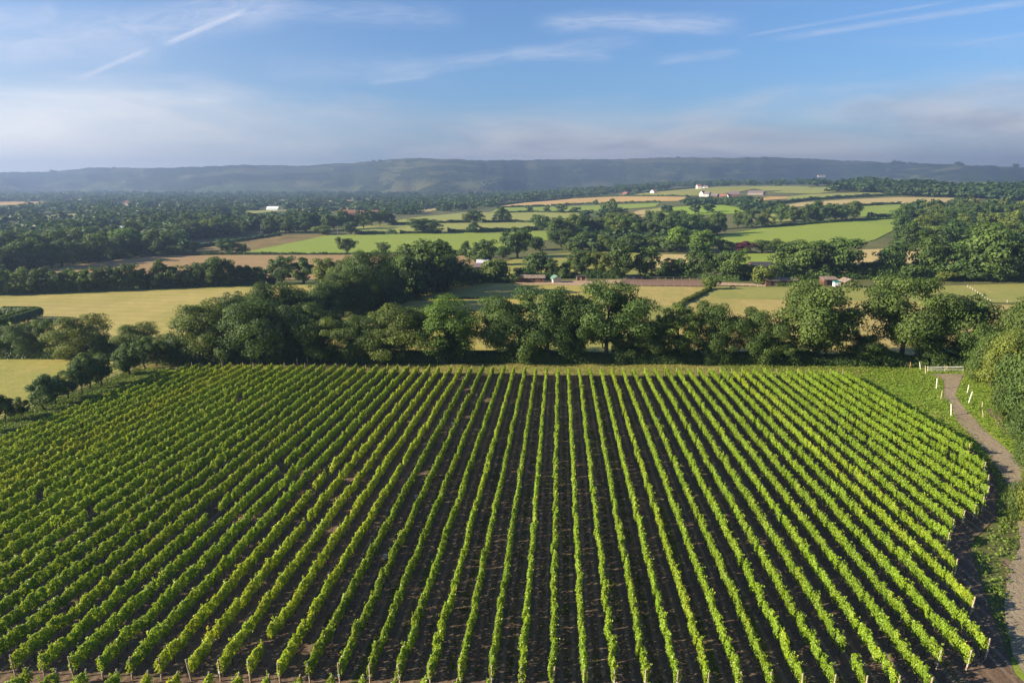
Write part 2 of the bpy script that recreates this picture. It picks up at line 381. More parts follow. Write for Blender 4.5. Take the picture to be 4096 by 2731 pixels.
def mat_soil():
    """tilled soil between the rows: compacted wheel lanes, weedy middles, clods"""
    m_, t, out = mat_new('vineyard_soil')
    g = t.add('ShaderNodeNewGeometry'); pos = g.outputs['Position']
    sp = t.add('ShaderNodeSeparateXYZ'); t.l.new(pos, sp.inputs[0])
    wob = t.noise(t.vm('MULTIPLY', pos, (1.0, 0.25, 1.0)), 0.6, 2, 0.5)
    xs = t.m('ADD', t.m('DIVIDE', sp.outputs[0], 2.13), t.m('MULTIPLY', t.m('SUBTRACT', wob, 0.5), 0.10))
    ph = t.m('FRACT', t.m('ADD', xs, 100.0)); lane = t.m('FLOOR', t.m('ADD', xs, 100.0))
    d1 = t.m('ABSOLUTE', t.m('SUBTRACT', t.m('ABSOLUTE', t.m('SUBTRACT', ph, 0.5)), 0.20))
    track = t.mapr(d1, 0.03, 0.11, 1.0, 0.0)
    wn = t.add('ShaderNodeTexWhiteNoise', noise_dimensions='1D'); t.l.new(lane, wn.inputs['W'])
    clod = t.noise(pos, 4.5, 6, 0.75); patch = t.noise(t.vm('MULTIPLY', pos, (1.0, 0.35, 1.0)), 0.35, 4, 0.6)
    base = t.mix(t.mapr(clod, 0.3, 0.7), (0.080, 0.054, 0.037, 1), (0.168, 0.115, 0.077, 1))
    base = t.mix(t.m('MULTIPLY', track, t.mapr(patch, 0.3, 0.6, 0.35, 0.9)), base, (0.200, 0.148, 0.108, 1))
    mid = t.mapr(t.m('ABSOLUTE', t.m('SUBTRACT', ph, 0.5)), 0.06, 0.30, 1.0, 0.0)
    weed = t.m('MULTIPLY', t.m('MULTIPLY', mid, t.mapr(patch, 0.48, 0.62)), t.mapr(wn.outputs[0], 0.55, 0.75, 0.15, 1.0))
    base = t.mix(weed, base, (0.085, 0.090, 0.026, 1))
    dry = t.mapr(t.noise(t.vm('MULTIPLY', pos, (0.8, 1.4, 1)), 1.3, 4, 0.6), 0.58, 0.72, 0.0, 0.65)
    base = t.mix(dry, base, (0.24, 0.165, 0.095, 1))
    p = t.add('ShaderNodeBsdfPrincipled'); p.inputs['Roughness'].default_value = 0.95; p.inputs['Specular IOR Level'].default_value = 0.1
    t.l.new(base, p.inputs['Base Color'])
    b = t.add('ShaderNodeBump'); b.inputs['Strength'].default_value = 0.8; b.inputs['Distance'].default_value = 0.06
    t.l.new(clod, b.inputs['Height']); t.l.new(b.outputs[0], p.inputs['Normal'])
    t.l.new(p.outputs[0], out.inputs[0]); MATS['vineyard_soil'] = m_
mat_soil()

# ------------------------------------------------------------------ ground, fields, tracks
def grid_mesh(name, xs, ys, mat):
    Xg, Yg = np.meshgrid(xs, ys); V = np.stack([Xg, Yg, tz(Xg, Yg)], -1).reshape(-1, 3)
    nx, ny = len(xs), len(ys); i = np.arange(nx - 1)[None, :] + nx * np.arange(ny - 1)[:, None]
    Fq = np.stack([i, i + 1, i + nx + 1, i + nx], -1).reshape(-1, 4)
    return np_mesh(name, V, Fq, mat, smooth=True)
def graded(lo, hi, fine_lo, fine_hi, step, grow):
    mid = list(np.arange(fine_lo, fine_hi + 1e-6, step)); s = step; x = mid[-1]; up = []
    while x < hi: s *= grow; x += s; up.append(x)
    s = step; x = mid[0]; dn = []
    while x > lo: s *= grow; x -= s; dn.append(x)
    return np.array(dn[::-1] + mid + up)
ground = link('ground', grid_mesh('ground', graded(-8000, 8000, -500, 900, 14, 1.10), graded(-700, 6200, -20, 1900, 14, 1.10), MATS['ground_cover']))
tag(ground, 'mottled green and tan countryside ground around all the fields', kind='structure')

N_SHEET = [0]
FIELD_PX = []
def sheet(name, mat, poly, label, off=None, world=False, step=None, visible_px=True):
    """a piece of land draped on the terrain; poly in photograph pixels or world metres"""
    N_SHEET[0] += 1
    if not world and visible_px: FIELD_PX.append(np.array(poly, float))
    P = [Vector(p) for p in poly] if world else [at(*p).xy for p in poly]
    dist = min(p.length for p in P); st = step or max(3.0, min(28.0, dist / 28))
    if not world and dist > 900: st = 24
    B = []
    for a, b in zip(P, P[1:] + P[:1]):
        n = max(1, int((b - a).length / st)); B += [a.lerp(b, i / n) for i in range(n)]
    x0, x1 = min(p.x for p in B), max(p.x for p in B); y0, y1 = min(p.y for p in B), max(p.y for p in B)
    pa = np.array([(p.x, p.y) for p in B]); I = []
    gx, gy = np.meshgrid(np.arange(x0 + st / 2, x1, st), np.arange(y0 + st / 2, y1, st)); q = np.stack([gx.ravel(), gy.ravel()], 1)
    ins = inside(q, pa)
    I = [Vector(p) for p in q[ins]]
    nb = len(B)
    vs_, _, fc, *_ = delaunay_2d_cdt([Vector(p) for p in B] + I, [], [list(range(nb))], 1, 1e-4)
    V = np.array([(p.x, p.y) for p in vs_]); o = off if off is not None else 0.03 + dist * 0.00035 + 0.004 * (N_SHEET[0] % 40)
    Z = tz(V[:, 0], V[:, 1]) + o
    me = bpy.data.meshes.new(name); me.from_pydata([(x, y, z) for (x, y), z in zip(V, Z)], [], [f if len(f) > 2 else f for f in fc])
    me.materials.append(MATS[mat]); me.update()
    if me.polygons and me.polygons[0].normal.z < 0: me.flip_normals()
    return tag(link(name, me), label, kind='structure')
def inside(q, poly):
    x, y = q[:, 0], q[:, 1]; r = np.zeros(len(q), bool); n = len(poly); j = n - 1
    for i in range(n):
        xi, yi = poly[i]; xj, yj = poly[j]
        c = ((yi > y) != (yj > y)) & (x < (xj - xi) * (y - yi) / (yj - yi + 1e-12) + xi)
        r ^= c; j = i
    return r

# near land, in metres
sheet('headland', 'headland', [(-100, 118), (-100, 150), (100, 152), (104, 120), (58, 126), (-60, 124)], 'grass strip between the vine row ends and the far fence', 0.02, True, 4)
sheet('verge', 'verge', [(56, 60), (57.6, 100), (58.5, 133), (66, 143), (130, 143), (130, 20), (30, 20), (30, 44)], 'lush green grass verge beside the gravel track', 0.035, True, 4)
sheet('vineyard_soil', 'vineyard_soil', [(-80.6, 12), (-80.6, 128.5), (-20, 131.2), (57.4, 132.2), (58.2, 95), (54, 82), (47.4, 71), (40.9, 64.4), (36, 52.4), (33.2, 45), (33.2, 12)], 'dark tilled soil under the vine rows', 0.05, True, 4)
LE = [at(*p).xy for p in [(3723, 1496), (3774, 1521), (3777, 1591), (3806, 1617), (3819, 1671), (3848, 1706), (3918, 1780), (3990, 1870)]] + [Vector((53.5, 78)), Vector((48.5, 69))] + \
     [at(*p).xy for p in [(4080, 2190), (4035, 2270), (4026, 2350), (4016, 2420), (4026, 2513), (4054, 2629), (4096, 2695)]] + [Vector((36, 30))]
RE = [at(*p).xy for p in [(3854, 1496), (3844, 1524), (3822, 1579), (3844, 1617), (3905, 1681), (3940, 1725), (4010, 1783), (4074, 1843)]] + [Vector((59.5, 80)), Vector((54.5, 69)), Vector((50, 60)), Vector((44, 48)), Vector((42, 30))]
sheet('track', 'gravel', LE + RE[::-1], 'winding gravel track beside the vineyard', 0.075, True, 2.5)
sheet('footpath', 'bare_earth', [at(*p).xy for p in [(3940, 1636), (3985, 1700), (4035, 1742), (4110, 1805), (4150, 1790), (4080, 1738), (4022, 1690), (3990, 1636)]], 'bare earth strip under the trees beside the track', 0.09, True, 2.5)
sheet('bare_patch', 'bare_earth', [(36, 30), (33.4, 41), (34.6, 46.5), (37.5, 52), (40.5, 58), (42.5, 62), (43.2, 61.5), (40.8, 55), (38.4, 50), (36.6, 43), (38.5, 30)], 'dry bare soil at the ends of the short vine rows', 0.065, True, 2.5)
sheet('block_gap', 'bare_earth', [(-60, 36.2), (-60, 38.6), (20, 41.0), (32, 43.0), (33, 39.8), (20, 38.6)], 'dry soil gap between the two vineyard blocks', 0.062, True, 2.5)

# land farther off, outlined as it shows
sheet('meadow', 'meadow_green', [(-300, 1428), (300, 1426), (560, 1433), (625, 1447), (300, 1565), (0, 1682), (-300, 1790)], 'small dry yellow meadow beyond the rail fence')
sheet('meadow', 'meadow_dry', [(-300, 1183), (0, 1175), (500, 1157), (1040, 1134), (1300, 1130), (1330, 1290), (1000, 1442), (450, 1446), (-300, 1430)], 'wide dry yellow meadow behind the left tree belt')
sheet('grass_margin', 'meadow_green', [(-300, 1187), (0, 1178), (500, 1160), (1040, 1137), (1300, 1130), (1300, 1137), (1040, 1146), (500, 1169), (0, 1188), (-300, 1197)], 'thin green grass margin along the top of the dry meadow')
sheet('paddock', 'paddock_gold', [(1330, 1292), (1700, 1175), (1925, 1133), (2480, 1138), (2490, 1200), (2360, 1450), (1300, 1450)], 'golden mown paddock below the stables')
sheet('paddock', 'paddock_tan', [(2480, 1144), (2900, 1150), (3700, 1190), (3900, 1215), (4400, 1235), (4400, 1460), (2350, 1450), (2480, 1210)], 'rough tan paddock with long dry grass below the arena')
sheet('paddock', 'paddock_green', [(2860, 1147), (3420, 1153), (4400, 1128), (4400, 1222), (3900, 1210), (3560, 1205), (2870, 1196), (2830, 1180)], 'greener paddock in front of the red sheds')
sheet('paddock', 'paddock_green', [(2200, 1222), (2540, 1224), (2760, 1222), (2760, 1300), (2400, 1450), (2100, 1450)], 'grey green grazed paddock behind the oak belt')
sheet('riding_arena', 'arena_sand', [(2500, 1118), (2820, 1123), (2822, 1147), (2470, 1142)], 'reddish sand riding arena')
sheet('yard', 'yard_sand', [(2060, 1131), (2200, 1126), (2490, 1120), (2470, 1141), (2300, 1143), (2060, 1138)], 'sandy yard in front of the stables')
sheet('yard', 'yard_sand', [(2860, 1131), (3060, 1137), (3060, 1146), (2860, 1143)], 'strip of sandy yard beside the red shed')
sheet('field', 'meadow_green', [(1990, 1062), (2080, 1030), (2330, 1008), (2620, 1010), (2640, 1100), (2350, 1108), (2020, 1102)], 'small green and yellow field behind the stables')
sheet('field', 'wheat_pale', [(2560, 1022), (2650, 1018), (2760, 1020), (2765, 1075), (2680, 1088), (2560, 1085)], 'small tan field between the trees behind the arena')
sheet('field', 'pasture', [(2900, 1012), (3160, 1012), (3170, 1068), (2960, 1066)], 'green field behind the copper beech')
sheet('field', 'wheat_pale', [(3240, 1020), (3440, 1000), (3720, 990), (3840, 1005), (3830, 1056), (3430, 1052), (3240, 1070)], 'tan stubble field among the trees beyond the sheds')
sheet('field', 'paddock_green', [(3700, 1040), (4300, 1020), (4300, 1100), (3760, 1095)], 'patch of field glimpsed between the eastern trees')
sheet('stubble_field', 'stubble', [(130, 1092), (250, 1068), (560, 1030), (700, 1023), (1400, 1020), (1890, 1023), (1905, 1060), (1700, 1075), (1250, 1120), (500, 1120)], 'brown stubble field behind the left line of trees')
sheet('pasture', 'pasture', [(960, 1016), (1010, 1002), (1220, 958), (1300, 943), (1600, 936), (2060, 928), (2280, 920), (2230, 955), (2010, 990), (1880, 1020), (1400, 1018)], 'large bright green pasture in the middle distance')
sheet('rough_grass', 'rough_grass', [(690, 1018), (820, 992), (960, 968), (1110, 944), (1320, 938), (1240, 957), (1020, 1001), (950, 1018)], 'rough brown grass left of the green pasture')
sheet('pasture', 'pasture_pale', [(1380, 930), (1430, 908), (1600, 893), (1760, 894), (2130, 890), (2180, 897), (2150, 918), (1820, 925), (1600, 932)], 'second green pasture above the large one')
sheet('pasture', 'pasture_pale', [(1540, 892), (1650, 872), (1850, 852), (2100, 850), (2340, 850), (2330, 866), (2200, 884), (1980, 884), (1750, 888)], 'third green pasture with scattered hedgerow oaks')
sheet('pasture', 'pasture', [(1960, 850), (2000, 832), (2400, 822), (2640, 813), (2620, 828), (2400, 845), (2200, 848)], 'narrow green pasture below the wheat field')
sheet('wheat_field', 'wheat', [(1970, 829), (2100, 812), (2300, 795), (2480, 787), (2745, 789), (2730, 805), (2500, 810), (2200, 822)], 'long ripe golden wheat field on the slope')
sheet('field', 'meadow_green', [(2420, 786), (2600, 771), (2870, 748), (2990, 745), (3030, 754), (2960, 768), (2820, 783), (2620, 786)], 'pale green field below the white house on the ridge')
sheet('field', 'pasture_pale', [(2990, 746), (3110, 746), (3240, 748), (3230, 762), (3060, 765), (3020, 756)], 'pale green field at the top of the ridge')
sheet('field', 'wheat_pale', [(2480, 866), (2560, 842), (2630, 836), (2660, 845), (2560, 872)], 'small pale stubble patch beside the distant vines')
sheet('young_vineyard', 'pasture_pale', [(2580, 842), (2640, 832), (2690, 832), (2660, 858), (2600, 858)], 'distant patch of young vines in pale lines')
sheet('pasture', 'pasture_bright', [(2640, 834), (2800, 822), (2900, 822), (2990, 838), (2960, 855), (2800, 862), (2660, 860)], 'vivid yellow green field below the farmhouse')
sheet('pasture', 'pasture', [(2830, 968), (2880, 942), (3080, 908), (3250, 893), (3600, 876), (3620, 900), (3500, 960), (3380, 990), (3150, 985)], 'bright green pasture on the right hand slope')
sheet('pasture', 'pasture', [(3400, 862), (3420, 828), (3600, 818), (3620, 850), (3440, 870)], 'small green pasture beside the eastern wood')
sheet('pasture', 'pasture_pale', [(3060, 890), (3060, 850), (3160, 850), (3180, 885)], 'patch of pasture behind the dark oaks')
sheet('wheat_field', 'wheat_pale', [(3090, 832), (3200, 812), (3380, 800), (3600, 790), (3920, 796), (3890, 808), (3600, 816), (3390, 824), (3200, 828)], 'pale ripe wheat field under the ridge wood')
sheet('field', 'wheat', [(2990, 802), (3080, 788), (3150, 788), (3150, 796), (3010, 806)], 'small golden patch by the farm buildings')
sheet('field', 'pasture_pale', [(3120, 790), (3240, 778), (3520, 770), (3530, 778), (3320, 788), (3160, 800)], 'green strip field under the ridge wood')
sheet('field', 'pasture_pale', [(3070, 772), (3230, 752), (3430, 748), (3420, 758), (3260, 776)], 'pale field between the ridge trees')
sheet('field', 'pasture_pale', [(-100, 884), (-50, 870), (120, 862), (330, 848), (335, 862), (200, 873), (0, 884)], 'pale green field strip in the distant valley')
sheet('field', 'wheat', [(-200, 824), (-200, 812), (60, 808), (175, 808), (170, 818), (0, 822)], 'distant tan field at the far edge of the valley')
sheet('field', 'rough_grass', [(-100, 955), (-50, 944), (200, 938), (260, 942), (180, 952), (0, 958)], 'dry field strip among the valley trees')
sheet('field', 'pasture_pale', [(840, 853), (980, 845), (1130, 839), (1140, 844), (980, 858), (860, 860)], 'pale field around the white marquee')
sheet('field', 'wheat_pale', [(1120, 842), (1380, 830), (1400, 836), (1180, 852)], 'thin tan field among the valley trees')
sheet('field', 'wheat_pale', [(1680, 842), (1740, 834), (1760, 838), (1700, 850)], 'tiny tan field beyond the pastures')
sheet('field', 'wheat_pale', [(2180, 735), (2580, 728), (2600, 733), (2200, 741)], 'far pale field at the foot of the hills')

sheet('field', 'wheat_pale', [(300, 934), (430, 926), (480, 930), (420, 938), (320, 942)], 'tan field strip left of the glasshouses')
sheet('field', 'pasture_pale', [(560, 842), (760, 832), (800, 836), (640, 848)], 'thin pale field strip in the left valley')
sheet('field', 'wheat_pale', [(200, 800), (420, 795), (430, 799), (240, 806)], 'far tan field strip on the valley floor')
sheet('field', 'pasture_pale', [(900, 806), (1150, 800), (1180, 804), (950, 812)], 'far pale green strip on the valley floor')
sheet('field', 'wheat', [(1260, 806), (1450, 800), (1470, 804), (1300, 812)], 'far golden strip on the valley floor')

# ------------------------------------------------------------------ hills
_VT = {}
def vnoise(x, y, seed):
    tab = _VT.setdefault(seed, None)
    if tab is None: tab = _VT[seed] = np.random.default_rng(seed).random((64, 64))
    xi = np.floor(x).astype(int); yi = np.floor(y).astype(int); fx = x - xi; fy = y - yi
    fx = fx * fx * (3 - 2 * fx); fy = fy * fy * (3 - 2 * fy)
    g = lambda a, b: tab[a % 64, b % 64]
    return (g(xi, yi) * (1 - fx) + g(xi + 1, yi) * fx) * (1 - fy) + (g(xi, yi + 1) * (1 - fx) + g(xi + 1, yi + 1) * fx) * fy
CREST = [(-2500, 700), (-900, 694), (0, 690), (200, 688), (300, 678), (350, 672), (480, 671), (700, 671), (980, 661), (1180, 664), (1400, 652), (1500, 645), (1600, 635), (1680, 633), (1900, 640), (2100, 640), (2500, 637),
         (2640, 631), (2720, 629), (2900, 633), (3050, 629), (3200, 634), (3400, 643), (3560, 650), (3700, 655), (3900, 662), (4096, 668), (4600, 676), (6500, 690)]
def make_hills():
    us = np.linspace(-2600, 6600, 620); cv = np.interp(us, [c[0] for c in CREST], [c[1] for c in CREST])
    ts = np.concatenate([np.linspace(0, 1, 46), np.linspace(1.03, 1.5, 8)])
    V = []
    for j, t_ in enumerate(ts):
        for i, u in enumerate(us):
            d = ray(u, cv[i]); hl = math.hypot(d[0], d[1])
            dc = 5000 + 500 * math.sin(u * 0.0021 + 1.0) + 260 * math.sin(u * 0.006)
            zc = CAMH + d[2] / hl * dc + 7 * (float(vnoise(np.array(u * 0.09 + 3), np.array(2.2), 12)) - 0.5) + 5 * (float(vnoise(np.array(u * 0.03 + 3), np.array(4.2), 13)) - 0.5)
            spur = 420 * float(vnoise(np.array(u * 0.006), np.array(0.3), 5)) * (1 - min(1, t_)) + 120 * float(vnoise(np.array(u * 0.02), np.array(1.3), 6)) * (1 - min(1, t_))
            dd = dc - (1 - t_) * 1350 - spur
            prof = (max(0, min(1, t_)) ** 1.15) * (1.0 if t_ <= 1 else 1 - 0.5 * (t_ - 1))
            s_ = prof * prof * (3 - 2 * prof) * 0.55 + prof * 0.45 if t_ <= 1 else prof
            nz = (float(vnoise(np.array(u * 0.012 + 7), np.array(t_ * 5.0), 8)) - 0.5) * 26 * math.sin(math.pi * min(1, t_))
            z = -14 + (zc + 14) * s_ + nz
            x, y = d[0] / hl * dd, d[1] / hl * dd
            V.append((x, y, z))
    nx = len(us); ny = len(ts); i = np.arange(nx - 1)[None, :] + nx * np.arange(ny - 1)[:, None]
    Fq = np.stack([i, i + 1, i + nx + 1, i + nx], -1).reshape(-1, 4)
    global HILL_BVH
    HILL_BVH = BVHTree.FromPolygons([Vector(v) for v in V], [tuple(int(i) for i in f) for f in Fq])
    return np_mesh('hills', V, Fq, MATS['downland'], smooth=True)
def hill_at(u, v):
    hit = HILL_BVH.ray_cast(Vector((0, 0, CAMH)), Vector(ray(u, v)).normalized())
    return hit[0]
def mat_hills():
    m_, t, out = mat_new('downland')
    g = t.add('ShaderNodeNewGeometry'); pos = g.outputs['Position']
    st = t.vm('MULTIPLY', pos, (1.0, 0.8, 6.0))
    big = t.noise(st, 0.0013, 4, 0.6, 0.8); mid = t.noise(st, 0.005, 5, 0.65, 0.5); fine = t.noise(pos, 0.030, 5, 0.7)
    spz = t.add('ShaderNodeSeparateXYZ'); t.l.new(pos, spz.inputs[0])
    wood = t.mapr(t.m('ADD', t.m('MULTIPLY', big, 0.6), t.m('MULTIPLY', mid, 0.4)), 0.44, 0.50)
    topg = t.mapr(t.m('ADD', spz.outputs[2], t.m('MULTIPLY', mid, 110)), 225, 262)
    wood = t.m('MULTIPLY', wood, t.m('SUBTRACT', 1.0, t.m('MULTIPLY', topg, 0.85)))
    vor = t.add('ShaderNodeTexVoronoi'); vor.inputs['Scale'].default_value = 0.0032; t.l.new(t.vm('MULTIPLY', pos, (1.0, 0.6, 0.0)), vor.inputs['Vector'])
    sv = t.add('ShaderNodeSeparateColor'); t.l.new(vor.outputs['Color'], sv.inputs[0])
    lowz = t.mapr(spz.outputs[2], 34, 70, 1.0, 0.0)
    fld = t.m('MULTIPLY', lowz, t.m('GREATER_THAN', sv.outputs[0], 0.68))
    grass = t.mix(t.mapr(mid, 0.35, 0.65), (0.060, 0.072, 0.030, 1), (0.120, 0.110, 0.055, 1))
    trees = t.mix(t.mapr(fine, 0.35, 0.65), (0.012, 0.022, 0.010, 1), (0.050, 0.068, 0.024, 1))
    colr = t.mix(wood, grass, trees)
    colr = t.mix(t.m('MULTIPLY', fld, 0.55), colr, t.mix(sv.outputs[1], (0.09, 0.13, 0.045, 1), (0.17, 0.15, 0.075, 1)))
    p = t.add('ShaderNodeBsdfPrincipled'); p.inputs['Roughness'].default_value = 0.95; p.inputs['Specular IOR Level'].default_value = 0.05
    t.l.new(colr, p.inputs['Base Color'])
    b = t.add('ShaderNodeBump'); b.inputs['Strength'].default_value = 0.9; b.inputs['Distance'].default_value = 14.0
    t.l.new(t.m('MULTIPLY', fine, wood), b.inputs['Height']); t.l.new(b.outputs[0], p.inputs['Normal'])
    t.l.new(p.outputs[0], out.inputs[0]); MATS['downland'] = m_
mat_hills()
tag(link('hills', make_hills()), 'long blue wooded chalk hills along the skyline', kind='structure')

# ------------------------------------------------------------------ trees
def crown_leaves(rng, H, R, cb, ncl, nleaf, lsz, flat=0.7, ragged=0.25, clr=(0.15, 0.34), egg=0.0, layered=False):
    """leaf sprays gathered in clumps through an uneven crown"""
    Hc = H * (1 - cb); cz = H * cb + Hc * 0.5
    ph = rng.uniform(0, 6.28, 6); Cs = []; Rs = []
    while len(Cs) < ncl:
        d = rng.normal(size=3); d /= np.linalg.norm(d)
        lump = 1 + ragged * (math.sin(2 * math.atan2(d[1], d[0]) + ph[0]) * 0.5 + math.sin(3 * d[2] + 2 * d[0] + ph[1]) * 0.5 + math.sin(5 * d[1] - 3 * d[2] + ph[2]) * 0.4)
        r = rng.uniform(0.30, 1.0) ** 0.55 * (rng.uniform(1.0, 1.22) if rng.random() < 0.16 else 1.0)
        wide = 1.0 - egg * d[2]
        c = np.array([d[0] * R * r * lump * wide * 0.82, d[1] * R * r * lump * wide * 0.82, cz + d[2] * Hc * 0.5 * r * (1 + 0.3 * (lump - 1)) * 0.86])
        cr = R * rng.uniform(*clr)
        if layered: c[2] = cz + round((c[2] - cz) / (Hc * 0.17)) * Hc * 0.17 + rng.normal() * 0.035 * Hc
        if c[2] < cr * flat * 0.6: continue
        Cs.append(c); Rs.append(cr)
    Cs = np.array(Cs); Rs = np.array(Rs)
    w = Rs ** 2; w /= w.sum(); idx = rng.choice(ncl, nleaf, p=w)
    d = rng.normal(size=(nleaf, 3)); d[:, 2] += 0.35; d /= np.linalg.norm(d, axis=1, keepdims=True)
    r = Rs[idx, None] * (0.45 + 0.62 * rng.random((nleaf, 1)) ** 0.6)
    P = Cs[idx] + d * r * np.array([1, 1, flat])
    out = P - np.array([0, 0, cz]); out /= np.linalg.norm(out, axis=1, keepdims=True) + 1e-9
    Nn = d + out * 0.5 + rng.normal(size=(nleaf, 3)) * 0.45
    clv = rng.uniform(0, 1, ncl)
    var = np.clip(0.62 * clv[idx] + 0.38 * rng.random(nleaf), 0, 1)
    keep = P[:, 2] > 0.05
    return P[keep], Nn[keep], lsz * rng.uniform(0.7, 1.35, keep.sum()), var[keep], Cs, Rs
def tree_proto(seed, H, R, cb, ncl, nleaf, lsz, leaf='oak_leaf', limbs=9, trunk_r=0.38, **kw):
    rng = np.random.default_rng(seed)
    P, Nn, S, var, Cs, Rs = crown_leaves(rng, H, R, cb, ncl, nleaf, lsz, **kw)
    V, Fq = leaf_arrays(P, Nn, S, rng)
    crown = np_mesh('crown', V, Fq, MATS[leaf], var=np.repeat(var, 4))
    mb = MB(); top = H * 0.72; n = 6
    bend = rng.normal(size=2) * 0.25
    axis = [np.array([bend[0] * (i / n) ** 2 * 2, bend[1] * math.sin(i / n * 3), top * i / n]) for i in range(n + 1)]
    mb.tube(axis, [trunk_r * (1.35 if i == 0 else 1 - 0.72 * i / n) for i in range(n + 1)], 8)
    order = rng.permutation(len(Cs))[:limbs]
    for k in order:
        c = Cs[k]; z0 = np.clip(c[2] * 0.55, H * max(0.08, cb * 0.7), top * 0.95); f = z0 / top
        b = np.array([np.interp(z0, [a[2] for a in axis], [a[j] for a in axis]) for j in (0, 1)] + [z0])
        m1 = b * 0.5 + c * 0.5 + np.array([0, 0, -0.05 * H]) * (c[2] < H * .5) + rng.normal(size=3) * 0.15
        r0 = trunk_r * (0.55 - 0.3 * f)
        mb.tube([b, m1, c], [r0, r0 * 0.6, r0 * 0.2], 5)
    trunk = mb.mesh('trunk', MATS['bark'], True)
    return dict(H=H, R=R, crown=crown, trunk=trunk)
PROTO = {}
NEAR, MID, FAR = 0, 1, 2
LOD = {NEAR: (22000, 0.31, 1.1), MID: (4600, 0.70, 0.85), FAR: (1000, 1.5, 0.55)}
SHAPES = {
    'oak':     [dict(H=15, R=7.2, cb=0.03, ncl=78, ragged=0.42), dict(H=15, R=7.6, cb=0.06, ncl=66, ragged=0.42, clr=(0.16, 0.30)), dict(H=15, R=6.8, cb=0.0, ncl=84, ragged=0.36),
                dict(H=15, R=7.0, cb=0.03, ncl=70, ragged=0.36, egg=0.14)],
    'layered': [dict(H=15, R=7.0, cb=0.16, ncl=52, ragged=0.36, layered=True, flat=0.55, clr=(0.22, 0.38)), dict(H=15, R=7.2, cb=0.20, ncl=46, ragged=0.42, clr=(0.18, 0.32), flat=0.6, n_mul=0.75)],
    'ash':     [dict(H=15, R=4.6, cb=0.04, ncl=60, ragged=0.34, clr=(0.18, 0.34), flat=0.85, n_mul=0.75), dict(H=15, R=5.0, cb=0.02, ncl=66, ragged=0.28, flat=0.85, egg=0.2, n_mul=0.8)],
    'bush':    [dict(H=5, R=3.0, cb=0.0, ncl=30, ragged=0.28, clr=(0.24, 0.42), flat=0.85, n_mul=0.34, l_mul=0.72), dict(H=5, R=3.3, cb=0.0, ncl=34, ragged=0.38, clr=(0.22, 0.38), flat=0.9, n_mul=0.34, l_mul=0.72)],
    'young':   [dict(H=6, R=2.1, cb=0.16, ncl=30, ragged=0.30, clr=(0.22, 0.40), flat=0.9, egg=0.22, n_mul=0.28, l_mul=0.68), dict(H=6, R=1.9, cb=0.20, ncl=26, ragged=0.35, clr=(0.22, 0.42), flat=0.95, egg=0.1, n_mul=0.25, l_mul=0.68)],
    'copper':  [dict(H=15, R=7.2, cb=0.05, ncl=50, ragged=0.25)],
}
_sd = 100
for kind_, lst in SHAPES.items():
    for lod in (NEAR, MID, FAR):
        if kind_ == 'young' and lod == FAR: continue
        if kind_ == 'copper' and lod != MID: continue
        out_ = []
        for sp_ in lst:
            sp = dict(sp_); n_, l_, c_ = LOD[lod]; _sd += 1
            nm = sp.pop('n_mul', 1.0); lm = sp.pop('l_mul', 1.0)
            sp['ncl'] = max(14, int(sp['ncl'] * c_))
            out_.append(tree_proto(_sd, nleaf=int(n_ * nm), lsz=l_ * lm, leaf='copper_leaf' if kind_ == 'copper' else 'oak_leaf',
                                   trunk_r=0.42 if sp['H'] > 10 else 0.12, limbs=12 if lod == NEAR else 5, **sp))
        PROTO[(kind_, lod)] = out_

def tint_of(tone):
    j = R_.uniform(0.88, 1.14); h = R_.uniform(-0.07, 0.07)
    base = {'dark': (0.80, 0.87, 0.88), 'mid': (1.0, 1.0, 1.0), 'olive': (1.50, 1.28, 1.10), 'bright': (1.45, 1.50, 1.0), 'grey': (1.15, 1.15, 1.5), 'copper': (1, 1, 1)}[tone]
    return (base[0] * j * (1 + h), base[1] * j, base[2] * j * (1 - h), 1)
TONE_WORD = {'dark': 'dark green', 'mid': 'mid green', 'olive': 'olive green', 'bright': 'bright green', 'grey': 'grey green', 'copper': 'purple leaved'}
KIND_WORD = {'oak': 'broad oak', 'layered': 'open layered oak', 'ash': 'upright tree', 'bush': 'rounded bush', 'young': 'young slender tree', 'copper': 'copper beech'}
NAME = {'oak': 'oak_tree', 'layered': 'oak_tree', 'ash': 'tall_tree', 'bush': 'bush', 'young': 'young_tree', 'copper': 'beech_tree'}
ALL_TREES = []
def put_tree(p, H, Wd, kind, tone, label, group, name=None):
    d = depth_of(p); lod = NEAR if d < 235 else (MID if d < 820 or kind in ('young', 'copper') else FAR)
    if kind == 'copper': lod = MID
    pr = R_.choice(PROTO[(kind, lod)])
    s = Wd / (2 * pr['R'])
    e = empty(name or NAME[kind], (p[0], p[1], p[2] - 0.05), R_.uniform(0, 6.28), (s, s, H / pr['H']))
    tag(e, label, 'bush' if kind == 'bush' else 'tree', group)
    t_ = link('trunk', pr['trunk'], e); c = link('crown', pr['crown'], e); c.color = tint_of(tone)
    ALL_TREES.append(e)
    return e
def cluster(trees, phrase, group, HK=1.13, WK=1.24):
    """trees: (u, base v, top v, width px, kind, tone); ordinals run from the left of the picture"""
    trees = sorted(trees, key=lambda t: t[0]); cnt = {}
    for i, (u, vb, vt, w, kind, tone) in enumerate(trees):
        p = at(u, vb); H = height_to(p, vt) * HK; Wd = w * depth_of(p) / FPX * WK
        put_tree(p, H, Wd, kind, tone, f"{TONE_WORD[tone]} {KIND_WORD[kind]}, {ordinal(i + 1)} from the left {phrase}", group)
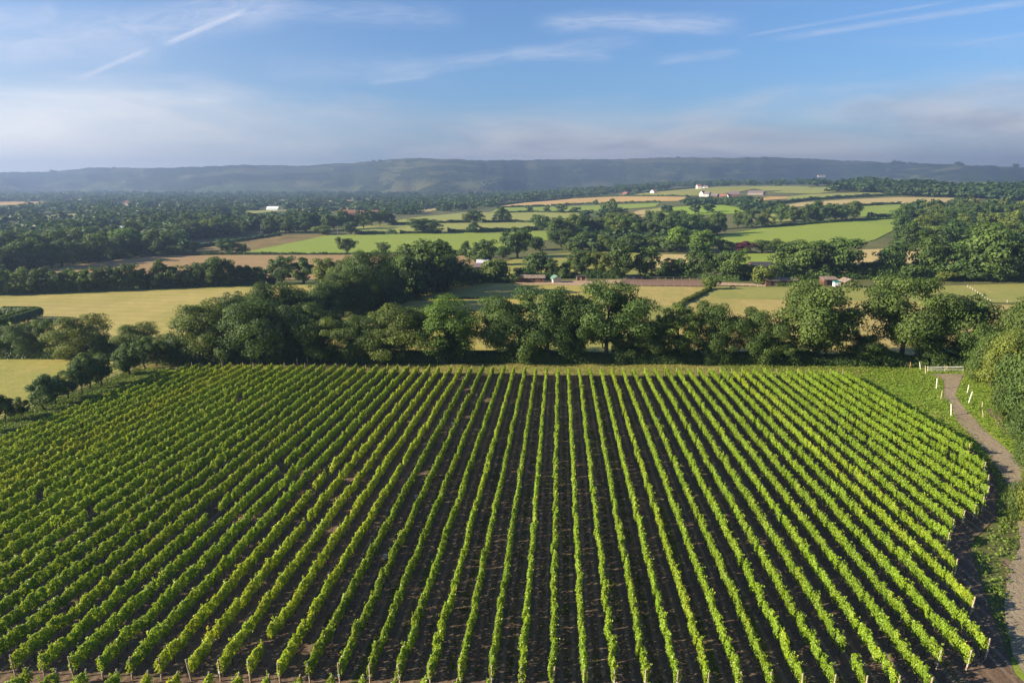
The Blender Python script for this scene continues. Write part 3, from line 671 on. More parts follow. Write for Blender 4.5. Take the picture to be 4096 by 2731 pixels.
def tree_line(pts, n, hrange, phrase, group, kinds=('oak', 'oak', 'oak', 'ash'), tones=('dark', 'mid', 'mid', 'olive'), wr=(0.85, 1.15)):
    seg = [math.hypot(b[0] - a[0], b[1] - a[1]) for a, b in zip(pts, pts[1:])]; tot = sum(seg); k = 0
    for i in range(n):
        s = tot * (i + 0.5 + R_.uniform(-0.28, 0.28)) / n; j = 0
        while j < len(seg) - 1 and s > seg[j]: s -= seg[j]; j += 1
        f = s / seg[j]; u = pts[j][0] + f * (pts[j + 1][0] - pts[j][0]); v = pts[j][1] + f * (pts[j + 1][1] - pts[j][1])
        p = at(u, v + R_.uniform(-3, 3)); H = R_.uniform(*hrange) * 1.15; kd = R_.choice(kinds); tn = R_.choice(tones)
        wd = H * R_.uniform(*wr) * (0.7 if kd == 'ash' else 1.0) * (1.3 if kd == 'bush' else 1)
        put_tree(p, H, wd, kd, tn, f"{TONE_WORD[tn]} {KIND_WORD[kd]}, {ordinal(i + 1)} from the left {phrase}", group)

cluster([(30, 1424, 1305, 130, 'oak', 'mid'), (130, 1426, 1290, 140, 'oak', 'mid'), (200, 1427, 1268, 100, 'ash', 'dark'), (320, 1430, 1267, 195, 'oak', 'olive'), (410, 1432, 1345, 110, 'bush', 'mid'),
         (-60, 1424, 1320, 120, 'oak', 'mid'), (545, 1424, 1298, 150, 'oak', 'olive'), (480, 1432, 1370, 90, 'bush', 'mid'), (620, 1436, 1345, 130, 'oak', 'mid'), (720, 1446, 1345, 120, 'bush', 'grey')],
        'in the line between the dry meadows', 'trees between the dry meadows')
cluster([(20, 1690, 1578, 84, 'young', 'dark'), (92, 1668, 1592, 50, 'young', 'mid'), (180, 1640, 1503, 105, 'young', 'grey'), (222, 1618, 1512, 80, 'young', 'dark'), (272, 1598, 1492, 95, 'young', 'mid'),
         (330, 1575, 1440, 70, 'young', 'grey'), (360, 1562, 1412, 95, 'young', 'mid'), (405, 1545, 1425, 105, 'young', 'dark'), (492, 1500, 1435, 55, 'young', 'dark'), (520, 1500, 1378, 85, 'young', 'mid'),
         (585, 1475, 1352, 80, 'young', 'mid'), (630, 1462, 1362, 70, 'young', 'olive'), (-70, 1735, 1600, 90, 'young', 'mid')],
        'along the rail fence beside the vineyard', 'young trees along the rail fence')
cluster([(830, 1448, 1215, 230, 'oak', 'olive'), (1025, 1452, 1190, 285, 'oak', 'mid'), (1205, 1446, 1215, 190, 'oak', 'dark'), (1300, 1450, 1258, 200, 'oak', 'olive'), (1455, 1450, 1258, 180, 'oak', 'mid'),
         (1610, 1452, 1232, 235, 'oak', 'olive'), (1790, 1446, 1208, 290, 'oak', 'bright'), (2000, 1446, 1192, 190, 'layered', 'mid'), (2190, 1448, 1146, 250, 'oak', 'dark'), (2425, 1446, 1140, 290, 'layered', 'dark'),
         (2300, 1450, 1180, 170, 'oak', 'dark'), (2580, 1450, 1278, 150, 'oak', 'mid'), (2636, 1448, 1252, 70, 'ash', 'dark'), (2712, 1448, 1224, 155, 'ash', 'olive'), (2850, 1450, 1208, 180, 'oak', 'dark'),
         (3020, 1452, 1235, 180, 'oak', 'mid'), (3120, 1452, 1340, 140, 'oak', 'mid'), (3265, 1448, 1103, 320, 'oak', 'mid'), (3600, 1452, 1108, 300, 'layered', 'mid'), (3450, 1455, 1330, 170, 'oak', 'dark'),
         (3870, 1470, 1176, 260, 'oak', 'dark'), (900, 1452, 1330, 130, 'bush', 'mid'), (1120, 1452, 1300, 150, 'oak', 'mid'), (2090, 1452, 1320, 130, 'bush', 'mid'), (3730, 1462, 1330, 130, 'oak', 'dark')],
        'in the belt behind the vineyard fence', 'tree belt behind the vineyard', 1.08, 1.18)
cluster([(1090, 1335, 1128, 180, 'oak', 'dark'), (1190, 1330, 1150, 150, 'oak', 'dark'), (1010, 1345, 1160, 150, 'oak', 'dark'), (930, 1360, 1170, 150, 'oak', 'dark'), (1290, 1290, 1118, 170, 'oak', 'dark'),
         (1370, 1268, 1095, 150, 'oak', 'mid'), (1395, 1225, 1040, 140, 'oak', 'mid'), (1480, 1245, 997, 175, 'oak', 'dark'), (1440, 1260, 1110, 130, 'oak', 'mid'), (1560, 1222, 1040, 140, 'oak', 'dark'),
         (1630, 1195, 1015, 150, 'oak', 'mid'), (1700, 1178, 956, 220, 'oak', 'dark'), (1600, 1170, 1000, 130, 'oak', 'mid'), (1790, 1158, 1010, 150, 'oak', 'dark'), (1850, 1142, 1055, 120, 'oak', 'dark'),
         (1900, 1132, 1078, 80, 'bush', 'dark'), (1775, 1115, 950, 90, 'ash', 'mid'), (1250, 1330, 1200, 150, 'oak', 'dark'), (1540, 1238, 1130, 120, 'bush', 'dark'), (1330, 1290, 1160, 130, 'bush', 'dark'),
         (1660, 1195, 1085, 130, 'bush', 'dark'), (1750, 1168, 1070, 120, 'bush', 'dark'), (1320, 1170, 1030, 110, 'oak', 'olive')],
        'in the dark belt slanting between the meadows', 'dark slanting tree belt', 1.08, 1.2)
cluster([(10, 1178, 1076, 90, 'oak', 'bright'), (90, 1176, 1082, 95, 'oak', 'olive'), (150, 1174, 1078, 90, 'oak', 'mid'), (215, 1172, 1082, 85, 'oak', 'dark'), (275, 1168, 1080, 80, 'oak', 'mid'),
         (335, 1167, 1076, 80, 'ash', 'bright'), (390, 1165, 1070, 80, 'oak', 'mid'), (445, 1162, 1066, 75, 'ash', 'dark'), (505, 1160, 1058, 90, 'oak', 'mid'), (565, 1157, 1074, 65, 'ash', 'dark'),
         (610, 1154, 1108, 55, 'bush', 'dark'), (645, 1153, 1046, 75, 'oak', 'mid'), (700, 1150, 1066, 85, 'oak', 'olive'), (790, 1147, 1052, 90, 'oak', 'dark'), (855, 1145, 1033, 95, 'oak', 'mid'),
         (915, 1142, 1044, 90, 'oak', 'dark'), (975, 1140, 1060, 70, 'ash', 'dark'), (1030, 1138, 1066, 70, 'oak', 'dark'), (-50, 1182, 1080, 90, 'oak', 'mid'), (750, 1150, 1085, 70, 'bush', 'dark'),
         (1128, 1136, 1028, 100, 'oak', 'grey'), (1215, 1135, 1033, 85, 'ash', 'grey'), (1085, 1136, 1110, 50, 'bush', 'dark')],
        'in the tree line below the stubble field', 'tree line below the stubble field')
cluster([(2140, 1108, 1006, 80, 'ash', 'grey'), (2200, 1110, 1034, 65, 'oak', 'dark'), (2265, 1106, 1050, 60, 'oak', 'mid'), (2325, 1110, 1000, 95, 'oak', 'mid'), (2395, 1110, 1012, 80, 'oak', 'olive'),
         (2475, 1112, 970, 125, 'oak', 'dark'), (2585, 1110, 995, 115, 'oak', 'mid'), (2695, 1108, 1033, 70, 'ash', 'dark'), (2795, 1112, 985, 125, 'oak', 'dark'), (2910, 1120, 1002, 125, 'oak', 'mid'),
         (2745, 1110, 1050, 70, 'bush', 'dark'), (3050, 1140, 1066, 90, 'bush', 'olive'), (2840, 1158, 1112, 62, 'bush', 'olive'), (2250, 1112, 1070, 60, 'bush', 'mid'), (2090, 1122, 1072, 80, 'bush', 'dark'),
         (1985, 1124, 1042, 120, 'bush', 'olive'), (2060, 1130, 1095, 50, 'bush', 'olive'), (2990, 1120, 1060, 90, 'bush', 'mid')],
        'behind the stables and riding arena', 'trees behind the stables')
cluster([(3186, 1112, 964, 165, 'oak', 'mid'), (3340, 1112, 955, 170, 'oak', 'dark'), (3270, 1115, 1050, 110, 'bush', 'mid'), (3420, 1112, 1060, 110, 'bush', 'dark'), (3560, 1112, 980, 120, 'oak', 'dark'), (3490, 1112, 1050, 110, 'bush', 'mid'),
         (3700, 1115, 945, 130, 'oak', 'dark'), (3640, 1118, 1060, 110, 'bush', 'dark'), (3800, 1118, 985, 140, 'oak', 'dark'), (3930, 1120, 900, 210, 'oak', 'mid'), (4060, 1124, 955, 170, 'oak', 'dark'), (4160, 1120, 940, 170, 'oak', 'mid'),
         (3780, 1124, 1085, 90, 'bush', 'olive'), (3880, 1124, 1070, 110, 'bush', 'dark'), (4010, 1126, 1075, 100, 'bush', 'mid')],
        'behind the red sheds and paddock', 'trees behind the red sheds')
cluster([(4070, 1560, 1210, 290, 'oak', 'mid'), (3965, 1545, 1325, 170, 'oak', 'mid'), (4040, 1640, 1300, 225, 'oak', 'olive'), (4120, 1740, 1330, 290, 'oak', 'mid'), (4030, 1690, 1500, 130, 'bush', 'mid'), (4150, 1900, 1560, 260, 'oak', 'mid'),
         (4090, 1790, 1640, 120, 'bush', 'dark'), (3920, 1530, 1430, 120, 'bush', 'olive'), (4078, 2080, 1925, 110, 'bush', 'mid'), (4130, 2110, 1850, 130, 'bush', 'olive'), (4160, 1560, 1200, 280, 'oak', 'dark')],
        'in the thicket beside the gravel track', 'thicket beside the gravel track', 1.05, 1.1)
cluster([(912, 1015, 957, 75, 'oak', 'dark'), (780, 1006, 968, 42, 'bush', 'grey'), (706, 1020, 984, 72, 'bush', 'grey'), (975, 1014, 974, 42, 'bush', 'mid'), (1388, 1015, 953, 70, 'oak', 'mid'), (1532, 1016, 970, 50, 'oak', 'olive'),
         (1862, 1032, 970, 45, 'oak', 'mid'), (1932, 1062, 962, 95, 'oak', 'mid'), (2070, 1030, 915, 120, 'oak', 'dark'), (2010, 1035, 985, 80, 'oak', 'dark'), (2140, 1000, 950, 80, 'bush', 'mid')],
        'around the large green pasture', 'trees around the green pasture')
cluster([(1404, 940, 888, 58, 'oak', 'dark'), (1700, 934, 876, 115, 'oak', 'dark'), (1895, 932, 892, 52, 'oak', 'dark'), (1290, 938, 905, 85, 'bush', 'olive'), (1160, 930, 895, 60, 'oak', 'mid'),
         (1900, 892, 842, 62, 'oak', 'dark'), (1865, 893, 855, 34, 'oak', 'olive'), (2010, 890, 834, 62, 'oak', 'dark'), (1555, 900, 850, 58, 'oak', 'dark'), (2160, 925, 860, 78, 'oak', 'dark'), (2248, 852, 813, 46, 'oak', 'dark'),
         (2305, 852, 825, 34, 'oak', 'dark'), (2440, 868, 802, 58, 'oak', 'mid'), (2418, 874, 828, 60, 'oak', 'dark'), (2478, 864, 830, 52, 'oak', 'mid'), (2350, 872, 835, 45, 'oak', 'dark'), (2383, 820, 800, 22, 'oak', 'dark'),
         (2666, 852, 816, 52, 'oak', 'dark'), (2780, 856, 818, 42, 'ash', 'mid'), (2830, 850, 812, 52, 'oak', 'dark'), (2115, 850, 826, 26, 'bush', 'mid'), (2188, 850, 826, 30, 'bush', 'mid')],
        'among the hedgerows of the middle pastures', 'hedgerow oaks of the pastures')
cluster([(2975, 1014, 968, 78, 'copper', 'copper')], 'beside the green field', 'copper beech')
cluster([(2716, 1004, 908, 115, 'oak', 'bright'), (2812, 1012, 924, 125, 'oak', 'bright'), (2620, 1004, 950, 65, 'oak', 'olive'), (2245, 990, 920, 100, 'oak', 'dark'), (2330, 1000, 930, 90, 'oak', 'mid'), (2420, 1005, 945, 90, 'oak', 'olive'),
         (2520, 1008, 940, 100, 'oak', 'mid'), (2290, 1010, 968, 70, 'bush', 'mid'), (2480, 1012, 972, 70, 'bush', 'dark'), (2670, 1010, 965, 60, 'bush', 'mid'), (2890, 1012, 960, 80, 'oak', 'mid'), (3050, 1012, 960, 100, 'oak', 'mid'),
         (3110, 1012, 970, 80, 'oak', 'dark'), (3170, 1005, 970, 70, 'oak', 'dark')],
        'on the near edge of the central wood', 'near edge of the central wood')
tree_line([(2200, 965), (2420, 958), (2640, 962), (2880, 940)], 14, (14, 19), 'in the middle of the central wood', 'central wood')
tree_line([(2300, 938), (2560, 925), (2800, 922), (3080, 905)], 15, (14, 19), 'along the back of the central wood', 'central wood')
tree_line([(3110, 890), (3200, 894), (3320, 888), (3440, 878)], 8, (15, 21), 'in the dark clump above the pasture', 'dark clump above the pasture', tones=('dark', 'dark', 'mid'))
tree_line([(-60, 1090), (240, 1066), (560, 1024), (690, 1010)], 16, (11, 16), 'along the front of the western wood', 'wood by the stubble field', tones=('dark', 'mid', 'mid', 'grey'))
tree_line([(-60, 1050), (300, 1030), (640, 990), (740, 985)], 14, (11, 16), 'in the second line of the western wood', 'wood by the stubble field', tones=('dark', 'mid', 'bright', 'grey'))
tree_line([(-60, 1005), (300, 990), (620, 965), (860, 952), (1010, 940)], 17, (11, 16), 'in the third line of the western wood', 'wood by the stubble field', tones=('dark', 'mid', 'mid', 'olive'))
tree_line([(560, 930), (800, 925), (1060, 918)], 12, (12, 17), 'in the back line of the western wood', 'wood by the stubble field', tones=('dark', 'mid', 'olive'))
tree_line([(1060, 935), (1200, 928), (1420, 915), (1540, 897)], 13, (13, 18), 'in the valley wood above the rough grass', 'valley wood', tones=('dark', 'dark', 'mid'))
tree_line([(3600, 1010), (3800, 990), (4150, 1000)], 7, (15, 20), 'along the front of the eastern wood', 'eastern wood', tones=('dark', 'mid', 'olive'))
tree_line([(3570, 960), (3800, 935), (4150, 945)], 9, (15, 20), 'in the second line of the eastern wood', 'eastern wood', tones=('dark', 'mid', 'olive'))
tree_line([(3580, 912), (3850, 885), (4150, 895)], 10, (15, 20), 'in the third line of the eastern wood', 'eastern wood', tones=('dark', 'mid', 'olive'))
tree_line([(3600, 868), (3800, 848), (4150, 852)], 10, (15, 20), 'along the back of the eastern wood', 'eastern wood', tones=('dark', 'mid', 'olive'))

# woods too dense or too far to tell single trees apart
def blob_tree(rng, n, lsz):
    P, Nn, S, var, *_ = crown_leaves(rng, 1.0, 0.5, 0.04, 9, n, lsz, ragged=0.25, clr=(0.4, 0.62), flat=0.8)
    V, Fq = leaf_arrays(P, Nn, S, rng); return V, Fq, np.repeat(var, 4)
BLOBS = {k: [blob_tree(np.random.default_rng(900 + 10 * k + i), n, s) for i in range(5)] for k, (n, s) in enumerate([(140, 0.23), (48, 0.38)])}
def px_of(x, y, z):
    X = x * CYW + y * SYW; Y = -x * SYW + y * CYW; Zc = z - CAMH
    dd = np.maximum(1.0, Y * math.cos(PITCH) - Zc * math.sin(PITCH)); up = Zc * math.cos(PITCH) + Y * math.sin(PITCH)
    return np.stack([CX + FPX * X / dd, CY - FPX * up / dd], 1)
def woodland(poly, s0, hr, label, seed, lod=0, grow=0.0, avoid=True, max_n=4000, keep=1.0, clear=(), wide=0.8):
    rng = np.random.default_rng(seed); W_ = [at(*p) for p in poly]; pp = np.array(poly, float)
    x0, x1 = min(p.x for p in W_), max(p.x for p in W_); y0, y1 = min(p.y for p in W_), max(p.y for p in W_)
    pts = []; y = y0
    while y < y1:
        st = s0 + grow * max(0, y - 800); n = int((x1 - x0) / st) + 1
        pts.append(np.stack([x0 + (np.arange(n) + rng.uniform(-.5, .5, n)) * st, y + rng.uniform(-.5, .5, n) * st], 1)); y += st
    Q = np.concatenate(pts); Q = Q[rng.random(len(Q)) < keep]; Z = tz(Q[:, 0], Q[:, 1]); px = px_of(Q[:, 0], Q[:, 1], Z)
    ok = inside(px, pp); Q, Z, px = Q[ok], Z[ok], px[ok]; Hh = rng.uniform(*hr, len(Q)); top = px_of(Q[:, 0], Q[:, 1], Z + Hh)
    bad = np.zeros(len(Q), bool); wpx = wide * (px[:, 1] - top[:, 1])
    for fx in (-1, 0, 1):
        for ft in (0, 0.5, 1):
            q = px * (1 - ft) + top * ft; q = q + np.stack([wpx * fx, 0 * wpx], 1)
            for f in (FIELD_PX if avoid else []): bad |= inside(q, f)
            for c in clear: bad |= (q[:, 0] > c[0]) & (q[:, 0] < c[2]) & (q[:, 1] > c[1]) & (q[:, 1] < c[3]) & (px[:, 1] > c[3] - 12)
    Q, Z, Hh = Q[~bad], Z[~bad], Hh[~bad]
    if len(Q) > max_n:
        s = rng.permutation(len(Q))[:max_n]; Q, Z, Hh = Q[s], Z[s], Hh[s]
    Vs = []; Fs = []; vv = []; o = 0
    for (x, y), z, h in zip(Q, Z, Hh):
        V, Fq, var = BLOBS[lod][rng.integers(5)]
        a = rng.uniform(0, 6.28); w = h * rng.uniform(1.3, 2.3); c_, s_ = math.cos(a), math.sin(a)
        Vr = np.stack([(V[:, 0] * c_ - V[:, 1] * s_) * w + x, (V[:, 0] * s_ + V[:, 1] * c_) * w + y, V[:, 2] * h + z - 0.2], 1)
        Vs.append(Vr); Fs.append(Fq + o); o += len(V); vv.append(np.clip(var * 0.45 + rng.uniform(-0.12, 0.2) + 0.45 * float(vnoise(np.array(x / 90.), np.array(y / 90.), 3)), 0, 1))
    if not Vs: return
    me = np_mesh('woodland', np.concatenate(Vs), np.concatenate(Fs), MATS['oak_leaf'], var=np.concatenate(vv))
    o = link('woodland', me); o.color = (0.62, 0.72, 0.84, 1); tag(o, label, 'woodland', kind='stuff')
CLR = [(430, 900, 560, 926), (1050, 820, 1125, 842), (1030, 895, 1110, 935), (1340, 836, 1515, 864), (2690, 722, 2850, 760), (2440, 755, 2530, 785), (2580, 748, 2620, 775), (2795, 762, 3010, 786), (3040, 770, 3110, 792), (490, 800, 520, 818)]
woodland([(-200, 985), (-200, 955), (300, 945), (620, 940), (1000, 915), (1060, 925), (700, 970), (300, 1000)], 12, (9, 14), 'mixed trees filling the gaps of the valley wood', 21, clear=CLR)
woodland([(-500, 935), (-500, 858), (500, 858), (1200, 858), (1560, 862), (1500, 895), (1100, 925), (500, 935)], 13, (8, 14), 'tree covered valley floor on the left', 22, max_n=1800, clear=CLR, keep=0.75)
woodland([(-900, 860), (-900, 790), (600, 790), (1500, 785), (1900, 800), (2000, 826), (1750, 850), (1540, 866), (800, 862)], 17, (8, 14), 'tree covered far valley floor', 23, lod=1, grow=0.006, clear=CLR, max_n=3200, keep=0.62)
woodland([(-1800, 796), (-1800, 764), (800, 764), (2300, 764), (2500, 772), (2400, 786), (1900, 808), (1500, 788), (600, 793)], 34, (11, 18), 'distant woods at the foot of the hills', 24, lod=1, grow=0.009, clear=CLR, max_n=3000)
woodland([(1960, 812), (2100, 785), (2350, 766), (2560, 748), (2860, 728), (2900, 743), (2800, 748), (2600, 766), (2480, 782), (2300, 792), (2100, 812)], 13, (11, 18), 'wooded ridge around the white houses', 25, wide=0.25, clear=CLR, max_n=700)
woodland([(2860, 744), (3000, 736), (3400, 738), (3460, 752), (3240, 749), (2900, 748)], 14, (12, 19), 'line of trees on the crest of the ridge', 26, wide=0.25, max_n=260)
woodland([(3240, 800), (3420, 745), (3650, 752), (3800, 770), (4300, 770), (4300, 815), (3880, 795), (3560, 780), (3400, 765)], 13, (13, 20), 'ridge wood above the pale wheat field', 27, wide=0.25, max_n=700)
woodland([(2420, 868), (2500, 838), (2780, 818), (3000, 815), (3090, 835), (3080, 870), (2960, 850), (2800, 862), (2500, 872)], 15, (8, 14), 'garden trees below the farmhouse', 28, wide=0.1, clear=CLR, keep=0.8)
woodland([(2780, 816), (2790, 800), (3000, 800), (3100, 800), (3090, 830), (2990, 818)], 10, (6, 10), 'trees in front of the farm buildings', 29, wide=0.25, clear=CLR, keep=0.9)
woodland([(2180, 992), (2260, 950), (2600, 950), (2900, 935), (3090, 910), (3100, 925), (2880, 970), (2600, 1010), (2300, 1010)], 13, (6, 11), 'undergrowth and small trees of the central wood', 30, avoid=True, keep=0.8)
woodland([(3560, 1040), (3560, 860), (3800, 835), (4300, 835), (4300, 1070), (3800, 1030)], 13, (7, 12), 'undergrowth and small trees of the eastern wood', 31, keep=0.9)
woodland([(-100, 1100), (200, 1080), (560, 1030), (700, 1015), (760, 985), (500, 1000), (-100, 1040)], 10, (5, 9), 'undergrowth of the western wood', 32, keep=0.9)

# clumps standing out on the crest of the hills
for i, (u, v, h) in enumerate([(208, 692, 22), (222, 692, 16), (455, 676, 16), (1495, 650, 16), (1520, 649, 18), (3578, 656, 26), (3596, 657, 24), (3612, 658, 20), (3640, 659, 18), (3660, 660, 16), (3834, 664, 26), (3846, 665, 18), (4062, 672, 24), (2712, 634, 14), (2990, 637, 16), (3060, 634, 14)]):
    p = None
    for dv in range(0, 14, 2):
        p = p or hill_at(u, v + dv)
    if p is not None: put_tree(p, h, h * 1.7, 'oak', 'dark', f"dark tree on the crest of the far hills, {ordinal(i + 1)} in its skyline group", 'trees on the hill crest')

# ------------------------------------------------------------------ hedges and thickets
def hedge(pts, h, w, label, group=None, tone='dark', name='hedge', world=False, cover=2.2, ragged=0.35, clip=False):
    P = [Vector((*p, 0)) for p in pts] if world else [at(*p) for p in pts]
    rng = np.random.default_rng(int(abs(P[0].x * 13 + P[0].y * 7)) + 3)
    seg = [(b.xy - a.xy).length for a, b in zip(P, P[1:])]; L = sum(seg)
    dm = sum(p.length for p in P) / len(P); ls = min(2.6, max(0.30, dm / 683 * 1.5))
    n = int(min(26000, max(60, L * (2 * h + w) * cover / (0.36 * ls * ls))))
    cum = np.concatenate([[0], np.cumsum(seg)]); s = rng.uniform(0, L, n)
    X = np.interp(s, cum, [p.x for p in P]); Y = np.interp(s, cum, [p.y for p in P])
    k = np.clip(np.searchsorted(cum, s, 'right') - 1, 0, len(seg) - 1)
    D = np.array([((b.xy - a.xy) / max(1e-6, (b.xy - a.xy).length))[:] for a, b in zip(P, P[1:])])[k]
    Nx, Ny = -D[:, 1], D[:, 0]
    bump = 1.0 if clip else (1 + ragged * (np.sin(s / h * 1.3 + 1) * 0.35 + np.sin(s / h * 0.47 + 2) * 0.5 + (vnoise(s / h * 0.9, s * 0, 4) - 0.5) * 1.2))
    ang = rng.uniform(-0.1, math.pi + 0.1, n); rr = rng.uniform(0.72, 1.03, n)
    if clip:
        e = 0.25; cxs = np.sign(np.cos(ang)) * np.abs(np.cos(ang)) ** e; sns = np.abs(np.sin(ang)) ** e
    else: cxs, sns = np.cos(ang), np.maximum(0, np.sin(ang))
    lx = cxs * w * 0.5 * rr * np.sqrt(bump); lz = sns ** (0.8) * h * rr * bump
    Pn = np.stack([X + Nx * lx, Y + Ny * lx, tz(X, Y) + np.maximum(0.1, lz)], 1)
    No = np.stack([Nx * cxs, Ny * cxs, np.maximum(0.2, sns)], 1) + rng.normal(size=(n, 3)) * (0.2 if clip else 0.45)
    V, Fq = leaf_arrays(Pn, No, ls * rng.uniform(0.7, 1.3, n), rng)
    mid = P[len(P) // 2]; base = np.array([mid.x, mid.y, float(tz(mid.x, mid.y))])
    o = link(name, np_mesh(name, V - base, Fq, MATS['oak_leaf'], var=np.repeat(rng.random(n), 4)), loc=tuple(base)); o.color = tint_of(tone)
    return tag(o, label, 'hedge', group)
HG = 'field hedges'
hedge([(960, 1018), (1250, 1020), (1600, 1020), (1890, 1024)], 1.4, 2.0, 'low dark hedge between the large green pasture and the stubble field', HG)
hedge([(1420, 938), (1500, 936), (1585, 937)], 3.2, 5, 'rounded hedge at the left end of the second pasture', HG)
hedge([(1600, 936), (1690, 935), (1765, 934)], 2.6, 4, 'hedge under the big oak above the large pasture', HG)
hedge([(1790, 932), (1900, 930), (2060, 924), (2170, 920)], 3.4, 5, 'thick hedge along the top of the large pasture', HG)
hedge([(1560, 900), (1680, 896), (1790, 893), (1880, 890)], 3.0, 5, 'hedge along the bottom of the third pasture, west half', HG)
hedge([(1930, 890), (2060, 890), (2140, 892)], 2.8, 4, 'hedge along the bottom of the third pasture, east half', HG)
hedge([(2160, 912), (2210, 897), (2290, 882), (2340, 868)], 4, 6, 'dark hedge slanting up to the young oaks', HG)
hedge([(1985, 832), (2080, 829), (2195, 825)], 3.0, 5, 'dark hedge below the west end of the wheat field', HG)
hedge([(2205, 824), (2330, 818), (2480, 814), (2640, 810)], 3.0, 5, 'dark hedge below the east end of the wheat field', HG)
hedge([(2010, 853), (2080, 851), (2140, 849)], 2.5, 4, 'short hedge between the two narrow pastures', HG)
hedge([(2140, 850), (2240, 852), (2340, 850)], 2.5, 4, 'hedge behind the third pasture', HG)
hedge([(1975, 824), (2100, 810), (2280, 795), (2420, 786)], 3.6, 5, 'dark hedge along the top of the wheat field', HG)
hedge([(2400, 787), (2560, 787), (2750, 788)], 3.2, 6, 'broad green hedge between the wheat and the ridge field', HG)
hedge([(2500, 784), (2600, 769), (2730, 757), (2860, 746)], 3.0, 4, 'thin dark hedge below the white ridge house', HG)
hedge([(3110, 816), (3250, 800), (3420, 790), (3600, 782), (3790, 788)], 4.5, 6, 'dark hedge along the top of the pale wheat field', HG)
hedge([(3420, 826), (3500, 822), (3600, 818)], 3.5, 5, 'hedge below the pale wheat field', HG)
hedge([(3480, 878), (3530, 874), (3590, 872)], 5.5, 9, 'round dark hedge at the corner of the right hand pasture', HG)
hedge([(3060, 912), (3200, 901), (3380, 887), (3580, 876)], 2.5, 4, 'dark hedge along the top of the right hand pasture', HG)
hedge([(3300, 766), (3400, 760), (3480, 757)], 4, 6, 'dark hedge between the ridge fields', HG)
hedge([(700, 1004), (880, 978), (1000, 960), (1120, 942)], 2.2, 3, 'dark roadside hedge behind the rough grass', HG)
hedge([(560, 1030), (720, 1020), (960, 1018)], 1.6, 2.5, 'low hedge behind the left end of the stubble field', HG)
hedge([(-100, 886), (120, 866), (330, 852)], 3, 5, 'dark hedge in the distant valley field', HG)
hedge([(2700, 1232), (2800, 1180), (2835, 1160)], 1.3, 2.4, 'ragged fence line hedge between two paddocks', HG, tone='olive')
hedge([(1560, 1206), (1800, 1197), (2060, 1196), (2120, 1203)], 0.7, 1.5, 'strip of long dry grass across the golden paddock', HG, tone='olive')
hedge([(2130, 1250), (2160, 1235), (2220, 1215)], 1.8, 4, 'bramble patch at the edge of the golden paddock', HG, tone='mid')
hedge([(3420, 1082), (3560, 1080), (3700, 1078)], 1.5, 3, 'low hedge in front of the tan field', HG)
hedge([(3100, 1142), (3150, 1143), (3180, 1144)], 1.6, 2.5, 'leafy nettles growing against the long red shed', HG, tone='mid')
hedge([(1925, 1128), (1990, 1128), (2070, 1128)], 2.2, 3, 'dark hedge closing the top of the golden paddock', HG)
hd = hedge([(-160, 1290), (0, 1275), (146, 1276), (20, 1318), (-160, 1345)], 3.4, 4.5, 'clipped dark green hedge enclosing a corner of the meadow', None, 'mid', 'clipped_hedge', cover=4, clip=True)
sheet('lawn', 'pasture', [(-160, 1300), (0, 1284), (110, 1284), (10, 1308), (-160, 1330)], 'small lawn inside the clipped hedge', visible_px=False)
TG = 'thicket at the foot of the tree belt'
seams = [680, 1050, 1400, 1750, 2100, 2450, 2800, 3150, 3500, 3690, 3930]
THV = lambda u: float(np.interp(u, [600, 2048, 3000, 3600, 3900], [1447, 1443, 1449, 1459, 1466]))
for i, (a, b) in enumerate(zip(seams, seams[1:])):
    hedge([(a, THV(a)), ((a + b) / 2, THV((a + b) / 2)), (b, THV(b))], R_.uniform(2.4, 3.6), 6.0, f'dark bramble thicket under the belt, {ordinal(i + 1)} stretch from the rail fence corner', TG, 'dark' if i % 2 else 'mid', 'thicket', cover=2.6, ragged=0.6)

hedge([(-80, 1183), (300, 1167), (590, 1157)], 4.6, 5, 'dark undergrowth at the foot of the tree line below the stubble field, west part', TG, 'dark', 'thicket', ragged=0.5)
hedge([(600, 1155), (800, 1148), (1060, 1138)], 4.2, 5, 'dark undergrowth at the foot of the tree line below the stubble field, east part', TG, 'dark', 'thicket', ragged=0.5)
hedge([(1370, 1275), (1460, 1250), (1570, 1218), (1700, 1172), (1800, 1150), (1920, 1130)], 5.5, 7, 'dark undergrowth along the edge of the slanting belt', TG, 'dark', 'thicket', ragged=0.6)
hedge([(860, 1400), (1000, 1370), (1180, 1340), (1330, 1290)], 5.5, 8, 'dark undergrowth inside the slanting belt', TG, 'dark', 'thicket', ragged=0.6)
hedge([(-80, 1428), (200, 1430), (420, 1434), (680, 1446)], 3.6, 5, 'undergrowth at the foot of the trees between the dry meadows', TG, 'mid', 'thicket', ragged=0.6)
hedge([(2090, 1114), (2300, 1112), (2500, 1113)], 3.0, 4, 'dark undergrowth behind the stable roofs', TG, 'dark', 'thicket', ragged=0.5)
hedge([(2640, 1110), (2800, 1114), (2960, 1124)], 3.0, 4, 'dark undergrowth behind the riding arena', TG, 'dark', 'thicket', ragged=0.5)
hedge([(3100, 1116), (3300, 1118), (3500, 1116), (3800, 1120), (4200, 1126)], 4.5, 5, 'dark undergrowth under the trees behind the paddock', TG, 'dark', 'thicket', ragged=0.6)

